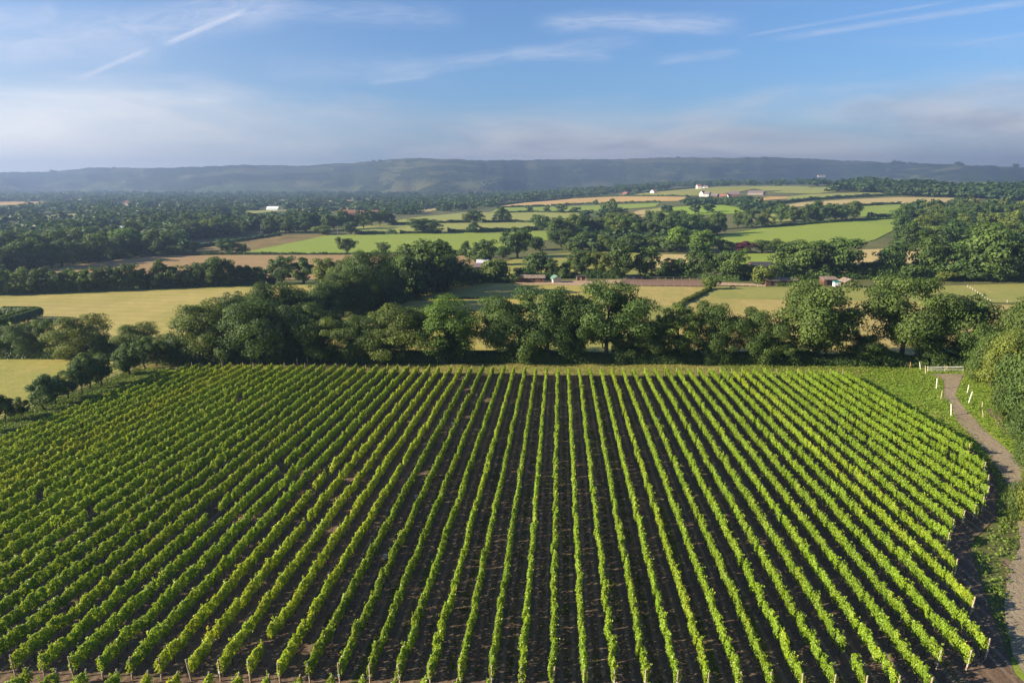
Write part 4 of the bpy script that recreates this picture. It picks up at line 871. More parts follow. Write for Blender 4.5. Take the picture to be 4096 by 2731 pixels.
# ------------------------------------------------------------------ vineyard
SP, VSP = 2.13, 1.30
def vine_proto(seed, n, half, zlo, zhi, thick, lsz, shoots):
    rng = np.random.default_rng(seed)
    y = rng.uniform(-half, half, n); y = np.where((np.abs(y) > 0.74 * half) & (rng.random(n) < 0.35), y * 0.6, y); t_ = rng.random(n)
    lump = 0.8 + 0.35 * np.sin(y * rng.uniform(3, 6) + rng.uniform(0, 6)) * rng.uniform(0.3, 1)
    z = zlo + (zhi - zlo) * t_ ** 0.8 * (0.93 + 0.09 * np.sin(y * 5 + rng.uniform(0, 6)))
    prof = np.sin(np.clip((z - zlo + 0.15) / (zhi - zlo + 0.2), 0, 1) * math.pi) ** 0.5
    side = rng.choice([-1, 1], n); rr = rng.uniform(0.25, 1.05, n)
    x = side * thick * prof * lump * rr
    Nn = np.stack([side * 1.0, np.zeros(n), 0.35 + 1.2 * (t_ > 0.8)], 1) + rng.normal(size=(n, 3)) * 0.55
    P = np.stack([x, y, z], 1)
    k = shoots; sy = rng.uniform(-half, half, k); sz = rng.uniform(0, 1, (k, 6))
    S2 = np.stack([rng.normal(size=(k, 6)) * 0.05 + rng.normal(size=(k, 1)) * 0.1, sy[:, None] + rng.normal(size=(k, 6)) * 0.05, zhi - 0.05 + sz * rng.uniform(0.08, 0.34, (k, 1))], -1).reshape(-1, 3)
    P = np.concatenate([P, S2]); Nn = np.concatenate([Nn, rng.normal(size=(len(S2), 3)) + (0, 0, 0.8)])
    S = lsz * rng.uniform(0.7, 1.35, len(P))
    V, Fq = leaf_arrays(P, Nn, S, rng)
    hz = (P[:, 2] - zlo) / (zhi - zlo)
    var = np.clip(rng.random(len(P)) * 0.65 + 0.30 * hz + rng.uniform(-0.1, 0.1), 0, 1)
    tv, tq, tt = tube([(0, 0, -0.05), (rng.normal() * .03, rng.normal() * .05, 0.45), (0, rng.normal() * .08, 0.85), (0, rng.normal() * .2, zlo + 0.5)], [0.035, 0.028, 0.024, 0.012], 5)
    nv = len(V); q = np.concatenate([Fq, tq + nv]); tri = tt + nv
    me = np_mesh('vine', np.concatenate([V, tv]), [q, tri], [MATS['vine_leaf'], MATS['vine_wood']], var=np.concatenate([np.repeat(var, 4), np.zeros(len(tv))]),
                 midx=[0] * len(Fq) + [1] * (len(tq) + len(tri)))
    return me
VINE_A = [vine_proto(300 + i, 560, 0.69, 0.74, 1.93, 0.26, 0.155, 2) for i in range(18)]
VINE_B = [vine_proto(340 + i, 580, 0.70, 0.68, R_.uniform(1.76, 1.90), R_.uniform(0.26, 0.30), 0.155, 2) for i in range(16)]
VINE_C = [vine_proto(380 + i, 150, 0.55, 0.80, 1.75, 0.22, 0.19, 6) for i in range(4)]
POST = MB().tube([(0, 0, -0.2), (0, 0, 1.0), (0, 0, 1.92)], [0.062, 0.06, 0.056], 8).mesh('end_post', MATS['post_wood'])
TAGM = MB().box(-0.055, 0.055, -0.085, -0.065, 0.80, 1.02).mesh('row_tag', MATS['white_paint'])
YN = lambda x: 39.75 + (x + 38) * 0.033
NEAR_END = {13: 44.9, 14: 45.0, 15: 46.4, 16: 52.1, 17: 58.3, 18: 63.6, 19: 66.6, 20: 68.8, 21: 70.4, 22: 72.6, 23: 75.5, 24: 79.0, 25: 83.4, 26: 90.3}
FAR_END = lambda x: 129.6 + (x + 78) * 0.022
rowrng = random.Random(5)
def vine_row(k, y0, y1, label, group, tags=True, far_post=True):
    x = k * SP; z0 = float(tz(x, y0)); e = empty('vine_row', (x, y0, z0)); tag(e, label, 'vine row', group)
    left = max(0.0, min(1.0, (-4 - k) / 12)); yel = 1.0
    tone = rowrng.uniform(0.92, 1.08)
    if k in (-13, -12, -11, -10, -9): yel = 1.22; tone = 1.12
    elif k in (-8, -7, -6): tone = 0.84
    elif rowrng.random() < 0.12: yel = rowrng.uniform(1.08, 1.2)
    y = y0 + 0.45; gap = 0
    while y < y1 - 0.3:
        r = rowrng.random()
        if gap > 0 or (r < (0.005 if k < -6 else 0.0015)):
            gap = gap - 1 if gap > 0 else rowrng.choice([0, 0, 1])
            y += VSP; continue
        if r > 0.985: me = rowrng.choice(VINE_C)
        elif rowrng.random() < left: me = rowrng.choice(VINE_B)
        else: me = rowrng.choice(VINE_A)
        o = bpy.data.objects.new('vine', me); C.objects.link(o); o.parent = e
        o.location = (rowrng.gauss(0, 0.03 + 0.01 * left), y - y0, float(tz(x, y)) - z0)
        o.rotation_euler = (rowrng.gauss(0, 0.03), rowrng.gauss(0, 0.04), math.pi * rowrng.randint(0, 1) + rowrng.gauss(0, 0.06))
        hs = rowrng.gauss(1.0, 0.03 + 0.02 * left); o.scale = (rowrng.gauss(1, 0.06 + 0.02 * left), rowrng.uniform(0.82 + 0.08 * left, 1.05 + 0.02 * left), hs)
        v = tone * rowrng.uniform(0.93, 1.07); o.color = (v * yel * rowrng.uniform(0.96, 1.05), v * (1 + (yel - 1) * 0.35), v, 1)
        y += VSP
    p = link('end_post', POST, e, (0, 0, 0)); p.rotation_euler = (rowrng.uniform(0.03, 0.12), rowrng.gauss(0, 0.02), rowrng.uniform(-.2, .2))
    if tags and rowrng.random() < 0.8: link('row_tag', TAGM, p)
    if far_post:
        p = link('end_post', POST, e, (0, y1 - y0, float(tz(x, y1)) - z0)); p.rotation_euler = (-rowrng.uniform(0.0, 0.08), rowrng.gauss(0, 0.02), 0)
KMIN, KMAX = -36, 26
for k in range(KMIN, KMAX + 1):
    i = k - KMIN + 1; x = k * SP; y1 = FAR_END(x) + R_.uniform(-0.5, 0.5)
    if k == KMIN: y1 -= 4
    y0 = NEAR_END.get(k, YN(x))
    if i <= 32: lab = f'long leafy vine row, {ordinal(i)} counting from the rail fence across the vineyard'
    else: lab = f'long leafy vine row, {ordinal(KMAX - k + 1)} counting from the gravel track across the vineyard'
    vine_row(k, y0, y1, lab, 'vine rows of the main block')
for k in range(-18, 13):
    x = k * SP; yb = YN(x) - 1.5
    vine_row(k, yb - 6.2, yb, f'near block vine row, {ordinal(k + 19)} from the left along the bottom edge', 'vine rows of the near block', tags=False)

# weeds and grass between and beside the rows
def tufts(name, label, pts, hr, n_per, mat, seed, spread=0.12, size=0.14):
    rng = np.random.default_rng(seed); P = np.repeat(np.array(pts), n_per, 0); n = len(P)
    hz = rng.uniform(*hr, n) * rng.uniform(0.2, 1, n)
    Q = np.stack([P[:, 0] + rng.normal(size=n) * spread, P[:, 1] + rng.normal(size=n) * spread, 0 * hz], 1); Q[:, 2] = tz(Q[:, 0], Q[:, 1]) + 0.06 + hz
    V, Fq = leaf_arrays(Q, rng.normal(size=(n, 3)) + (0, 0, 0.5), size * rng.uniform(0.6, 1.5, n), rng)
    o = link(name, np_mesh(name, V, Fq, MATS[mat], var=np.repeat(rng.random(n), 4))); return tag(o, label, kind='stuff')
wr = np.random.default_rng(77); wp = []
lane_w = {k: wr.random() ** 3 for k in range(KMIN, KMAX)}
for k in range(KMIN, KMAX):
    n = int(20 + 210 * lane_w[k]); y0 = NEAR_END.get(k + 1, 42)
    for _ in range(n):
        wp.append(((k + 0.5) * SP + wr.normal() * 0.22, wr.uniform(y0, 130)))
weeds = tufts('weeds', 'low weeds growing in the soil between vine rows', wp, (0.04, 0.22), 9, 'grass_leaf', 78, 0.16, 0.15); weeds.color = (0.75, 0.7, 0.8, 1)
gp = []
tp = np.array([p[:] for p in LE] + [p[:] for p in RE[::-1]]); soilp = np.array([(-80.6, 12), (-80.6, 128.5), (-20, 131.2), (57.4, 132.2), (58.2, 95), (54, 82), (48, 71), (41.5, 65), (36.5, 53), (33.6, 45), (33.5, 12)])
q = np.stack([wr.uniform(34, 92, 26000), wr.uniform(42, 143, 26000)], 1); q = q[~inside(q, tp) & ~inside(q, soilp)]
grass = tufts('grass', 'lush uncut grass along both sides of the gravel track', q[:17000], (0.05, 0.38), 3, 'grass_leaf', 79, 0.2, 0.22)
q = np.stack([wr.uniform(-84, 72, 15000), wr.uniform(129.5, 146, 15000)], 1); q = q[~inside(q, soilp)]
tufts('grass', 'short dry grass on the strip behind the vine row ends', q[:9000], (0.03, 0.22), 2, 'grass_leaf', 80, 0.2, 0.2).color = (1.3, 1.0, 1.1, 1)
q = np.stack([wr.uniform(-87.5, -80.5, 4000), wr.uniform(80, 131, 4000)], 1)
tufts('grass', 'green grass strip under the young trees by the rail fence', q, (0.04, 0.3), 3, 'grass_leaf', 81, 0.2, 0.2)

# picking buckets left between the rows
def bucket_mesh():
    mb = MB(); s = 14; V = []; r = [(0.13, 0.0), (0.165, 0.34), (0.175, 0.34), (0.175, 0.37), (0.155, 0.37), (0.12, 0.03)]
    for rad, z in r:
        V += [(rad * math.cos(2 * math.pi * i / s), rad * math.sin(2 * math.pi * i / s), z) for i in range(s)]
    q = [(a * s + i, a * s + (i + 1) % s, (a + 1) * s + (i + 1) % s, (a + 1) * s + i) for a in range(5) for i in range(s)]
    V.append((0, 0, 0.03)); c0 = len(V) - 1; t3 = [(5 * s + i, 5 * s + (i + 1) % s, c0) for i in range(s)]
    return mb.add(V, q, t3).mesh('bucket', MATS['bucket_plastic'])
BK = bucket_mesh()
lanes = {}
for u, v in [(1505, 2230), (2580, 1603), (2712, 1557), (2730, 1755), (2860, 1620), (2870, 1900), (2905, 1760), (2933, 1713), (3005, 1815), (3060, 2105), (2993, 1590), (3085, 2005), (3165, 1765), (3172, 1655), (3165, 1705), (3260, 1862),
                            (3295, 1715), (3405, 2010), (3425, 2222), (3583, 2022), (3597, 2115), (3272, 1810), (1640, 1990), (1795, 1695), (1870, 1545), (1830, 1620), (1905, 1580), (1735, 1620), (1010, 1960), (2615, 1675)]:
    p = at(u, v + 5); k = math.floor(p.x / SP); p.x = (k + 0.5) * SP + R_.uniform(-0.35, 0.35); lanes.setdefault(k, []).append(p)
for k, ps in lanes.items():
    for j, p in enumerate(sorted(ps, key=lambda p: p.y)):
        o = link('bucket', BK, loc=(p.x, p.y, p.z + 0.05), rz=p.y, scale=(1.15, 1.15, 1.15))
        tag(o, f'pale bucket, {ordinal(j + 1)} from near end between {ordinal(KMAX - k)} and {ordinal(KMAX - k + 1)} vine rows from the track', 'bucket', 'pale buckets between the vine rows')

# ------------------------------------------------------------------ fences, gate, posts
def post_mesh(h, r, mat, sides=7):
    return MB().tube([(0, 0, -0.15), (0, 0, h * 0.5), (0, 0, h)], [r, r, r * 0.95], sides).mesh('post', MATS[mat])
PG, PO = post_mesh(1.25, 0.055, 'grey_wood'), post_mesh(1.35, 0.065, 'orange_wood')
PW = post_mesh(1.9, 0.07, 'post_wood')
FV = lambda u: float(np.interp(u, [600, 1000, 2048, 3000, 3500, 3690], [1449, 1448, 1446, 1453, 1464, 1476]))
wf = empty('wire_fence', tuple(at(2048, FV(2048)))); tag(wf, 'post and wire fence along the foot of the tree belt', 'fence')
W0 = wf.location.copy(); fp = []
u = 660
while u < 3690:
    p = at(u, FV(u)); fp.append(p)
    o = link('post', PO if (u > 2000 and R_.random() < 0.45) else PG, wf, p - W0); o.rotation_euler = (R_.gauss(0, .03), R_.gauss(0, .04), 0); u += R_.uniform(58, 76)
for hgt in (0.35, 0.7, 1.05):
    MB().tube([tuple(p - W0 + Vector((0, 0, hgt))) for p in fp], [0.006] * len(fp), 4).build('wire', MATS['wire'], wf)
rf = empty('rail_fence', tuple(at(300, 1582))); tag(rf, 'wooden post and rail fence behind the young trees', 'fence'); R0 = rf.location.copy()
rp = [Vector((-87.2 + (y - 70) * 0.012, y, float(tz(-87, y)))) for y in np.arange(74, 139, 2.6)]
RAILW = [MB().tube([(0, 0, -0.1), (0, 0, 1.2)], [0.06, 0.055], 6).mesh('post', MATS['grey_wood'])]
for p in rp: link('post', RAILW[0], rf, p - R0)
for a, b in zip(rp, rp[1:]):
    for hgt in (0.4, 0.75, 1.1):
        d = b - a; o = MB().box(-0.03, 0.03, 0, d.length, -0.045, 0.045).build('rail', MATS['grey_wood'], rf, loc=a - R0 + Vector((0, 0, hgt + R_.uniform(-.02, .02)))); o.rotation_euler = (math.atan2(d.z, d.xy.length), 0, math.atan2(d.y, d.x) - math.pi / 2)
vp = [at(u, v) for u, v in ((700, 1458), (895, 1458), (1005, 1462), (1190, 1466), (1232, 1463))]
for i, p in enumerate(vp):
    o = link('trellis_post', PW, loc=p); tag(o, f'bare trellis post above the far vine ends, {ordinal(i + 1)} from the rail fence corner', 'post', 'bare trellis posts'); o.rotation_euler = (0.02, R_.gauss(0, .03), 0)
gt = empty('field_gate', tuple(at(3780, 1487)), YAW); tag(gt, 'white metal field gate closing the far end of the gravel track', 'gate')
for i in range(5): MB().tube([(-3.6, 0, 0.25 + 0.2 * i), (3.8, 0.25, 0.25 + 0.2 * i)], [0.035 if i < 4 else 0.05] * 2, 6).build('rail', MATS['white_paint'], gt)
MB().box(-3.62, 3.82, 0.02, 0.2, 0.93, 1.02).build('top_rail', MATS['white_paint'], gt)
for xx in (-3.6, 0.0, 3.8): MB().box(xx - .04, xx + .04, -.03 + (xx + 3.6) * .03, .03 + (xx + 3.6) * .03, 0.1, 1.08).build('stile', MATS['white_paint'], gt)
def pole(u0, v0, u1, v1, mat, r, name, label, cat='post', group=None):
    p = at(u0, v0); H = height_to(p, v1); dx = (u1 - u0 - (u0 - CX) * (v0 - v1) / (13290. - v0)) * depth_of(p) / FPX
    o = MB().tube([(0, 0, -0.2), (dx * .5, 0, H * .5), (dx, 0, H)], [r, r, r * .92], 8).build(name, MATS[mat], loc=p); o.rotation_euler = (0, 0, YAW); return tag(o, label, cat, group)
WPG = 'pale posts along the track'
pole(3703, 1498, 3702, 1462, 'post_wood', 0.10, 'gate_post', 'stout wooden post hanging the white gate', 'post')
pole(3682, 1478, 3679, 1448, 'white_paint', 0.08, 'marker_post', 'white post left of the field gate', 'post', WPG)
pole(3711, 1476, 3711, 1462, 'orange_wood', 0.09, 'marker_post', 'short orange wooden post beside the gate hinge', 'post', WPG)
pole(3745, 1556, 3749, 1512, 'white_paint', 0.085, 'marker_post', 'white post on the grass, nearest the gate of the three left of the track', 'post', WPG)
pole(3763, 1600, 3770, 1560, 'post_wood', 0.085, 'marker_post', 'pale leaning post, middle of the three left of the track', 'post', WPG)
pole(3805, 1662, 3805, 1613, 'white_paint', 0.085, 'marker_post', 'white upright post, lowest of the three left of the track', 'post', WPG)
pole(3868, 1575, 3876, 1538, 'white_paint', 0.07, 'marker_post', 'pale thin post right of the track near the bushes', 'post', WPG)
pole(3873, 1614, 3890, 1565, 'white_paint', 0.085, 'marker_post', 'white strongly leaning post right of the track', 'post', WPG)
pole(3928, 1632, 3931, 1606, 'post_wood', 0.08, 'marker_post', 'pale post at the shaded edge of the thicket', 'post', WPG)
pole(3934, 1668, 3930, 1640, 'post_wood', 0.08, 'marker_post', 'grey post beside the bare earth strip', 'post', WPG)
pole(3780, 1477, 3780, 1463, 'yellow_paint', 0.10, 'bollard', 'yellow bollard behind the gate, left one', 'bollard', 'yellow bollards')
pole(3788, 1477, 3788, 1463, 'yellow_paint', 0.10, 'bollard', 'yellow bollard behind the gate, right one', 'bollard', 'yellow bollards')
pole(1973, 1028, 1971, 968, 'grey_wood', 0.14, 'utility_pole', 'wooden utility pole beside the oak at the pasture corner', 'pole')
pole(1350, 955, 1350, 905, 'grey_wood', 0.14, 'utility_pole', 'wooden utility pole standing in the large green pasture', 'pole')
pole(3075, 788, 3075, 760, 'grey_wood', 0.18, 'utility_pole', 'wooden utility pole beside the farm buildings', 'pole')

def rail_run(name, label, pts, h, gap, rails, mat, r=0.06, rr=0.05):
    P = [at(*p) for p in pts]; e = empty(name, tuple(P[0])); tag(e, label, 'fence'); o0 = P[0]; Q = []
    pm = MB().tube([(0, 0, -0.1), (0, 0, h)], [r, r], 6).mesh('post', MATS[mat])
    for a, b in zip(P, P[1:]):
        n = max(1, round((b - a).length / gap)); Q += [a.lerp(b, i / n) for i in range(n)]
    Q.append(P[-1])
    for p in Q: p.z = float(tz(p.x, p.y)); link('post', pm, e, p - o0)
    for a, b in zip(Q, Q[1:]):
        for t_ in range(rails): MB().tube([tuple(a - o0 + Vector((0, 0, h * (t_ + 1) / rails - 0.08))), tuple(b - o0 + Vector((0, 0, h * (t_ + 1) / rails - 0.08)))], [rr, rr], 4).build('rail', MATS[mat], e)
rail_run('arena_fence', 'pale post and rail fence around the reddish riding arena', [(2470, 1143), (2505, 1117), (2822, 1122), (2826, 1148), (2470, 1143)], 1.35, 3.4, 2, 'grey_wood', 0.055, 0.035)
rail_run('paddock_fence', 'wooden fence between the shelter and the riding arena', [(2400, 1136), (2470, 1137)], 1.2, 2.4, 2, 'post_wood', 0.09, 0.06)
rail_run('paddock_fence', 'post fence along the path crossing the tan paddock', [(2540, 1221), (2650, 1222), (2765, 1224)], 1.0, 3.4, 1, 'grey_wood', 0.06, 0.03)
rail_run('paddock_fence', 'row of thin white electric fence posts on the right hand paddock', [(3870, 1150), (3900, 1168), (3960, 1210), (4096, 1215)], 1.0, 5.0, 1, 'white_paint', 0.06, 0.012)
rail_run('paddock_fence', 'rail fence in front of the long red shed', [(2860, 1140), (3000, 1146), (3060, 1150)], 1.1, 3.0, 2, 'post_wood', 0.08, 0.06)
rail_run('yard_gate', 'wooden yard gate beside the red barn', [(3422, 1152), (3455, 1152)], 1.4, 3.6, 4, 'post_wood', 0.09, 0.06)

# ------------------------------------------------------------------ buildings
def building(name, label, cat, u0, u1, vb, hw, hr, dep, wall, roof, ridge='x', holes=(), over=0.35, chimney=None, rot=0.0, mono=False, group=None, ends=None):
    a, b = ends or (at(u0, vb), at(u1, vb)); d = b - a; Wd = d.xy.length; c = (a + b) / 2; c.z = min(a.z, b.z) - 0.1
    e = empty(name, tuple(c), math.atan2(d.y, d.x) + rot); tag(e, label, cat, group)
    x, y = Wd / 2, dep; h = hw + 0.1
    mb = MB()
    if mono:
        mb.poly([(-x, 0, 0), (x, 0, 0), (x, y, 0), (-x, y, 0), (-x, 0, h), (x, 0, h), (x, y, h + hr), (-x, y, h + hr)], [(0, 3, 2, 1), (4, 5, 6, 7), (0, 1, 5, 4), (1, 2, 6, 5), (2, 3, 7, 6), (3, 0, 4, 7)]).build('wall', MATS[wall], e)
        mr = MB(); t_ = 0.14; V = [(-x - over, -over, h + .02), (x + over, -over, h + .02), (x + over, y + over, h + hr + .06), (-x - over, y + over, h + hr + .06)]
        mr.poly(V + [(p[0], p[1], p[2] + t_) for p in V], [(0, 3, 2, 1), (4, 5, 6, 7), (0, 1, 5, 4), (1, 2, 6, 5), (2, 3, 7, 6), (3, 0, 4, 7)])
    else:
        if ridge == 'x': r0, r1 = (-x, y / 2, h + hr), (x, y / 2, h + hr)
        else: r0, r1 = (0, 0, h + hr), (0, y, h + hr)
        V = [(-x, 0, 0), (x, 0, 0), (x, y, 0), (-x, y, 0), (-x, 0, h), (x, 0, h), (x, y, h), (-x, y, h), r0, r1]
        if ridge == 'x': fs = [(0, 1, 5, 4), (2, 3, 7, 6), (1, 2, 6, 5), (3, 0, 4, 7), (5, 6, 9), (7, 4, 8), (4, 5, 9, 8), (6, 7, 8, 9)]
        else: fs = [(0, 1, 5, 4), (2, 3, 7, 6), (1, 2, 6, 5), (3, 0, 4, 7), (4, 5, 8), (6, 7, 9), (5, 6, 9, 8), (7, 4, 8, 9)]
        mb.poly(V, fs).build('wall', MATS[wall], e)
        mr = MB(); t_ = 0.16
        if ridge == 'x':
            k = over * hr / (y / 2)
            for sgn, ye in ((-1, -over), (1, y + over)):
                A = [(-x - over, ye, h - k), (x + over, ye, h - k), (x + over, y / 2, h + hr), (-x - over, y / 2, h + hr)]
                if sgn > 0: A = A[::-1]
                mr.poly([(p[0], p[1], p[2] + .03) for p in A] + [(p[0], p[1], p[2] + t_) for p in A], [(0, 3, 2, 1), (4, 5, 6, 7), (0, 1, 5, 4), (1, 2, 6, 5), (2, 3, 7, 6), (3, 0, 4, 7)])
        else:
            k = over * hr / x
            for sgn in (-1, 1):
                A = [(0, -over, h + hr), (sgn * (x + over), -over, h - k), (sgn * (x + over), y + over, h - k), (0, y + over, h + hr)]
                if sgn > 0: A = A[::-1]
                mr.poly([(p[0], p[1], p[2] + .03) for p in A] + [(p[0], p[1], p[2] + t_) for p in A], [(3, 2, 1, 0), (4, 5, 6, 7), (0, 1, 5, 4), (1, 2, 6, 5), (2, 3, 7, 6), (3, 0, 4, 7)])
    ro = mr.build('roof', MATS[roof], e)
    if chimney is not None:
        for cx_ in chimney: MB().box(cx_ * x - .45, cx_ * x + .45, y / 2 - .45, y / 2 + .45, h + hr * .5, h + hr + 1.3).build('chimney', MATS['tile_roof'], ro)
    for nm, f0, f1, z0, z1 in holes:
        MB().box(-x + 2 * x * f0, -x + 2 * x * f1, -0.03, 0.05, z0, z1).build(nm, MATS['opening'], e)
    return e
win = lambda n, z0, z1, w=0.06: [('window', (i + .5) / n - w, (i + .5) / n + w, z0, z1) for i in range(n)]
building('stable', 'long brown timber stable with mossy felt roof', 'stable', 2066, 2178, 1131, 2.1, 1.0, 4.0, 'brown_boards', 'felt_roof', holes=[('door', 0.30, 0.38, 1.0, 1.9), ('door', 0.58, 0.66, 1.0, 1.9), ('door', 0.85, 0.9, 1.0, 1.9)])
building('field_hut', 'small cream hut with pale green roof', 'hut', 2212, 2246, 1132, 1.9, 1.1, 4.0, 'cream_boards', 'green_roof', ridge='y', rot=0.25, over=0.5)
sh = empty('field_shelter', tuple((at(2307, 1126) + at(2344, 1126)) / 2), YAW); tag(sh, 'open fronted timber shelter with a flat dark roof', 'shelter')
for xx in (-1.95, 0, 1.95):
    for yy in (0, 2.6): MB().box(xx - .1, xx + .1, yy - .1, yy + .1, -.1, 2.2).build('post', MATS['post_wood'], sh)
MB().box(-2.3, 2.3, -.4, 3.0, 2.203, 2.36).build('roof', MATS['dark_roof'], sh); MB().box(-2.0, 2.0, 2.7, 2.8, 0, 2.19).build('back_wall', MATS['brown_boards'], sh)
building('red_shed', 'long low red boarded shed with dark doorway', 'shed', 3063, 3190, 1143, 2.2, 0.8, 4.5, 'red_boards', 'felt_roof', holes=[('door', 0.16, 0.24, 0.1, 2.0), ('window', 0.88, 0.97, 1.3, 2.0)])
building('open_shed', 'brown open fronted shed behind the big oak', 'shed', 3295, 3352, 1141, 2.3, 0.7, 4.5, 'brown_boards', 'felt_roof', mono=True, holes=[('opening', 0.2, 0.6, 0.1, 2.0)])
building('red_barn', 'reddish gabled barn with two tone roof beside the yard gate', 'barn', 3380, 3421, 1153, 2.5, 1.1, 6.0, 'red_boards', 'felt_roof', ridge='y')
hb = empty('horse_trailer', tuple((at(3338, 1151) + at(3362, 1151)) / 2), YAW); tag(hb, 'white horse trailer with teal roof beside the red barn', 'trailer')
MB().box(-1.25, 1.25, 0, 2.0, .45, 2.1).build('body', MATS['white_paint'], hb); MB().box(-1.3, 1.3, -.05, 2.05, 2.103, 2.55).build('roof', MATS['teal_paint'], hb)
for yy in (-.1, 2.0):
    for xx in (-.4, .4): MB().tube([(xx, yy, .35), (xx, yy + .2, .35)], [.35, .35], 12).build('wheel', MATS['opening'], hb)
building('cottage', 'dark boarded bungalow with slate roof in the trees', 'cottage', 1898, 1944, 1086, 2.3, 1.3, 6, 'brown_boards', 'slate_roof', holes=win(3, 1.0, 1.9))
building('outbuilding', 'white roofed outbuilding behind the dark bungalow', 'outbuilding', 1906, 1950, 1072, 2.6, 0.8, 8, 'brown_boards', 'metal_sheet', mono=True)
building('dark_barn', 'low barn with long black roof behind the bushes', 'barn', 3012, 3100, 1083, 2.0, 1.8, 10, 'red_boards', 'dark_roof')
building('marquee', 'white peaked marquee in the distant field', 'marquee', 1066, 1110, 842, 3.0, 3.4, 12, 'canvas', 'canvas', over=0.6)
building('greenhouse', 'long pale glasshouse roofs among the valley trees', 'greenhouse', 445, 530, 926, 3.0, 1.6, 16, 'greenhouse', 'greenhouse')
building('greenhouse', 'pale green glasshouse right of the long glasshouse', 'greenhouse', 535, 590, 930, 2.6, 1.4, 12, 'greenhouse', 'green_roof')
building('brick_house', 'dark red brick house by the roadside hedge', 'house', 1052, 1092, 934, 4.2, 2.6, 9, 'brick', 'tile_roof', holes=win(3, 1, 2.2) + win(3, 3.4, 4.6), chimney=(-.7, .7))
building('farm_range', 'long terracotta roofed house with chimneys among valley trees', 'house', 1352, 1420, 866, 5.0, 4.0, 10, 'brick', 'tile_roof', holes=win(5, 1, 2.2), chimney=(-.5, .6))
building('farm_range', 'shorter terracotta roofed wing beside the long house', 'house', 1428, 1455, 864, 4.0, 3.6, 9, 'brick', 'tile_roof', holes=win(2, 1, 2.2))
building('farm_range', 'terracotta roofed barn, rightmost of the valley roofs', 'barn', 1485, 1512, 866, 4.5, 4.0, 9, 'brick', 'tile_roof')
building('white_house', 'tall white house with red roof on the ridge', 'house', 2775, 2798, 757, 7.5, 5.0, 10, 'render_white', 'tile_roof', ridge='y', holes=win(2, 1.5, 3, .1) + win(2, 4.5, 6, .1), rot=-0.25)
building('white_house', 'low white bungalow right of the tall ridge house', 'house', 2804, 2824, 754, 4.0, 3.5, 9, 'render_white', 'tile_roof', holes=win(3, 1.2, 2.5), rot=-0.2)
building('white_house', 'small white house half hidden left of the tall ridge house', 'house', 2690, 2702, 746, 5.0, 4.0, 8, 'render_white', 'tile_roof', ridge='y')
building('farmhouse', 'white farmhouse with tall chimney below the ridge field', 'house', 2796, 2812, 786, 6.0, 4.5, 10, 'render_white', 'tile_roof', ridge='y', holes=win(2, 1.5, 3, .1), chimney=(-.1,))
building('farmhouse', 'grey roofed wing right of the white farmhouse', 'house', 2813, 2834, 787, 4.5, 5.0, 10, 'render_white', 'slate_roof', holes=win(2, 1.5, 3, .1))
building('farm_barn', 'low dark roofed barn right of the farmhouse', 'barn', 2842, 2868, 789, 3, 3.5, 9, 'brown_boards', 'slate_roof')
building('farm_barn', 'brown roofed barn left of the pink gable', 'barn', 2876, 2902, 793, 3.5, 4.5, 9, 'brown_boards', 'tile_roof')
building('farm_barn', 'barn with a pale pink gable end', 'barn', 2900, 2916, 794, 3.0, 4.5, 14, 'cream_boards', 'slate_roof', ridge='y')
building('farm_barn', 'big purple grey roofed barn behind the pink gable', 'barn', 2915, 2955, 786, 4.5, 5.5, 14, 'brown_boards', 'slate_roof', rot=0.3)
building('farm_barn', 'long grey roofed barn, rightmost of the farm', 'barn', 2990, 3052, 780, 4.0, 4.0, 14, 'grey_wood', 'slate_roof')
building('ridge_cottage', 'red roofed cottage at the left end of the ridge wood', 'house', 2488, 2505, 782, 4, 4, 9, 'brick', 'tile_roof')
building('ridge_cottage', 'cottage with pale gable on the ridge slope', 'house', 2600, 2616, 774, 4.5, 4.0, 9, 'render_white', 'tile_roof', ridge='y')
building('valley_cottage', 'pale cottage among the trees left of the wheat field', 'house', 1942, 1956, 812, 4, 4, 9, 'cream_boards', 'tile_roof')
building('valley_cottage', 'tiny terracotta house in the far valley', 'house', 497, 512, 822, 5, 5, 12, 'cream_boards', 'tile_roof')
ha, hb_ = hill_at(3272, 709), hill_at(3300, 709)
if ha is not None and hb_ is not None:
    hb_ = Vector((hb_.x, ha.y, ha.z)); building('manor_house', 'pale manor house on the wooded flank of the far hills', 'house', 0, 0, 0, 9, 6, 16, 'render_white', 'tile_roof', holes=win(6, 2, 4, .03) + win(6, 5.5, 7.5, .03), ends=(ha, hb_))
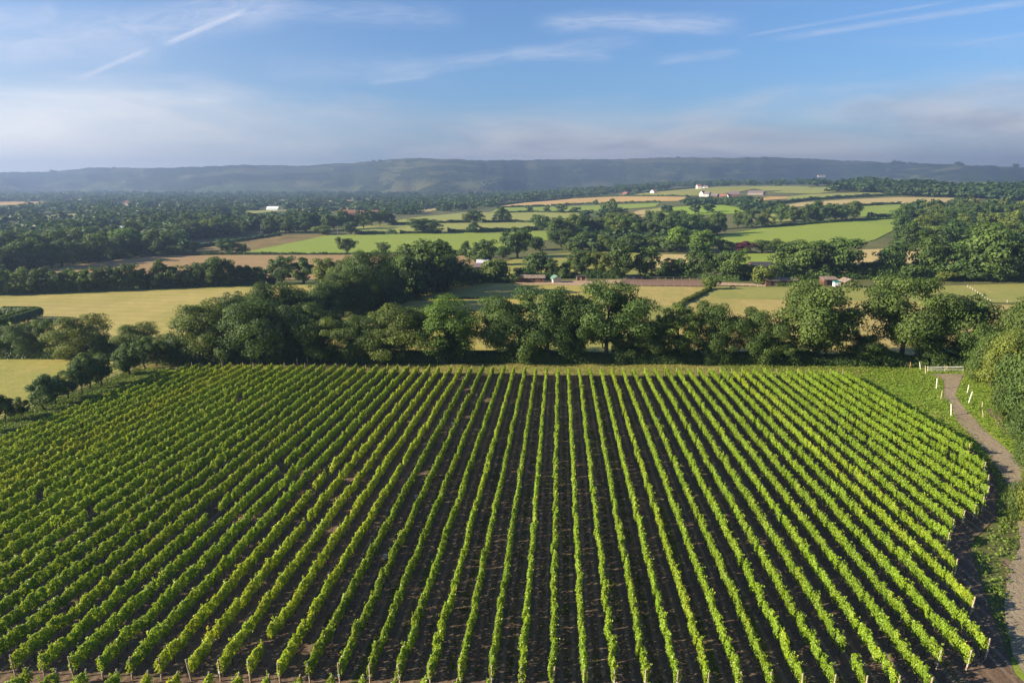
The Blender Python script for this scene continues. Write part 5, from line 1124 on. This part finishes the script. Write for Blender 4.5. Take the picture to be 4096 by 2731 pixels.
# ------------------------------------------------------------------ horse
def horse(u, v):
    J = [(-0.75, 0, 1.25), (-0.35, 0, 1.30), (0.1, 0, 1.22), (0.55, 0, 1.30), (0.85, 0, 1.05), (1.15, 0, 0.62), (1.35, 0, 0.22)]
    Rj = [(0.20, 0.24), (0.27, 0.30), (0.27, 0.31), (0.25, 0.32), (0.13, 0.20), (0.10, 0.15), (0.07, 0.10)]
    E = [(i, i + 1) for i in range(6)]
    def leg(root, pts, rs):
        k = root
        for p, r in zip(pts, rs):
            J.append(p); Rj.append((r, r)); E.append((k, len(J) - 1)); k = len(J) - 1
    for s in (-1, 1):
        leg(1, [(-0.55, .17 * s, 1.0), (-0.45, .17 * s, 0.72), (-0.66, .16 * s, 0.48), (-0.60, .16 * s, 0.12), (-0.56, .16 * s, 0.0)], [.17, .11, .065, .05, .06])
        leg(3, [(0.55, .16 * s, 0.95), (0.56, .16 * s, 0.52), (0.55, .16 * s, 0.12), (0.58, .16 * s, 0.0)], [.12, .07, .05, .06])
    leg(0, [(-0.95, 0, 1.1), (-1.02, 0, 0.6)], [.06, .07])
    me = bpy.data.meshes.new('horse'); me.from_pydata(J, E, []); me.materials.append(MATS['horse_coat'])
    p = at(u, v); o = link('horse', me, loc=p, rz=2.9); sk = o.modifiers.new('skin', 'SKIN')
    for i, r in enumerate(Rj): me.skin_vertices[0].data[i].radius = r
    me.skin_vertices[0].data[2].use_root = True
    o.modifiers.new('sub', 'SUBSURF').levels = 1; o.modifiers['sub'].render_levels = 1
    tag(o, 'brown horse grazing beside the fence in the green paddock', 'horse')
horse(2932, 1156)

# ------------------------------------------------------------------ air
def haze_box():
    mb = MB().box(-9500, 9500, -900, 6900, -16.0, 280.0)
    m_, t, out = mat_new('haze'); pv = t.add('ShaderNodeVolumePrincipled')
    pv.inputs['Color'].default_value = (0.27, 0.38, 0.62, 1); pv.inputs['Density'].default_value = HAZE
    pv.inputs['Anisotropy'].default_value = 0.45
    t.l.new(pv.outputs[0], out.inputs['Volume']); MATS['haze'] = m_
    o = mb.build('haze', m_); tag(o, 'pale blue morning haze filling the valley', kind='stuff')
HAZE = 0.00023
haze_box()
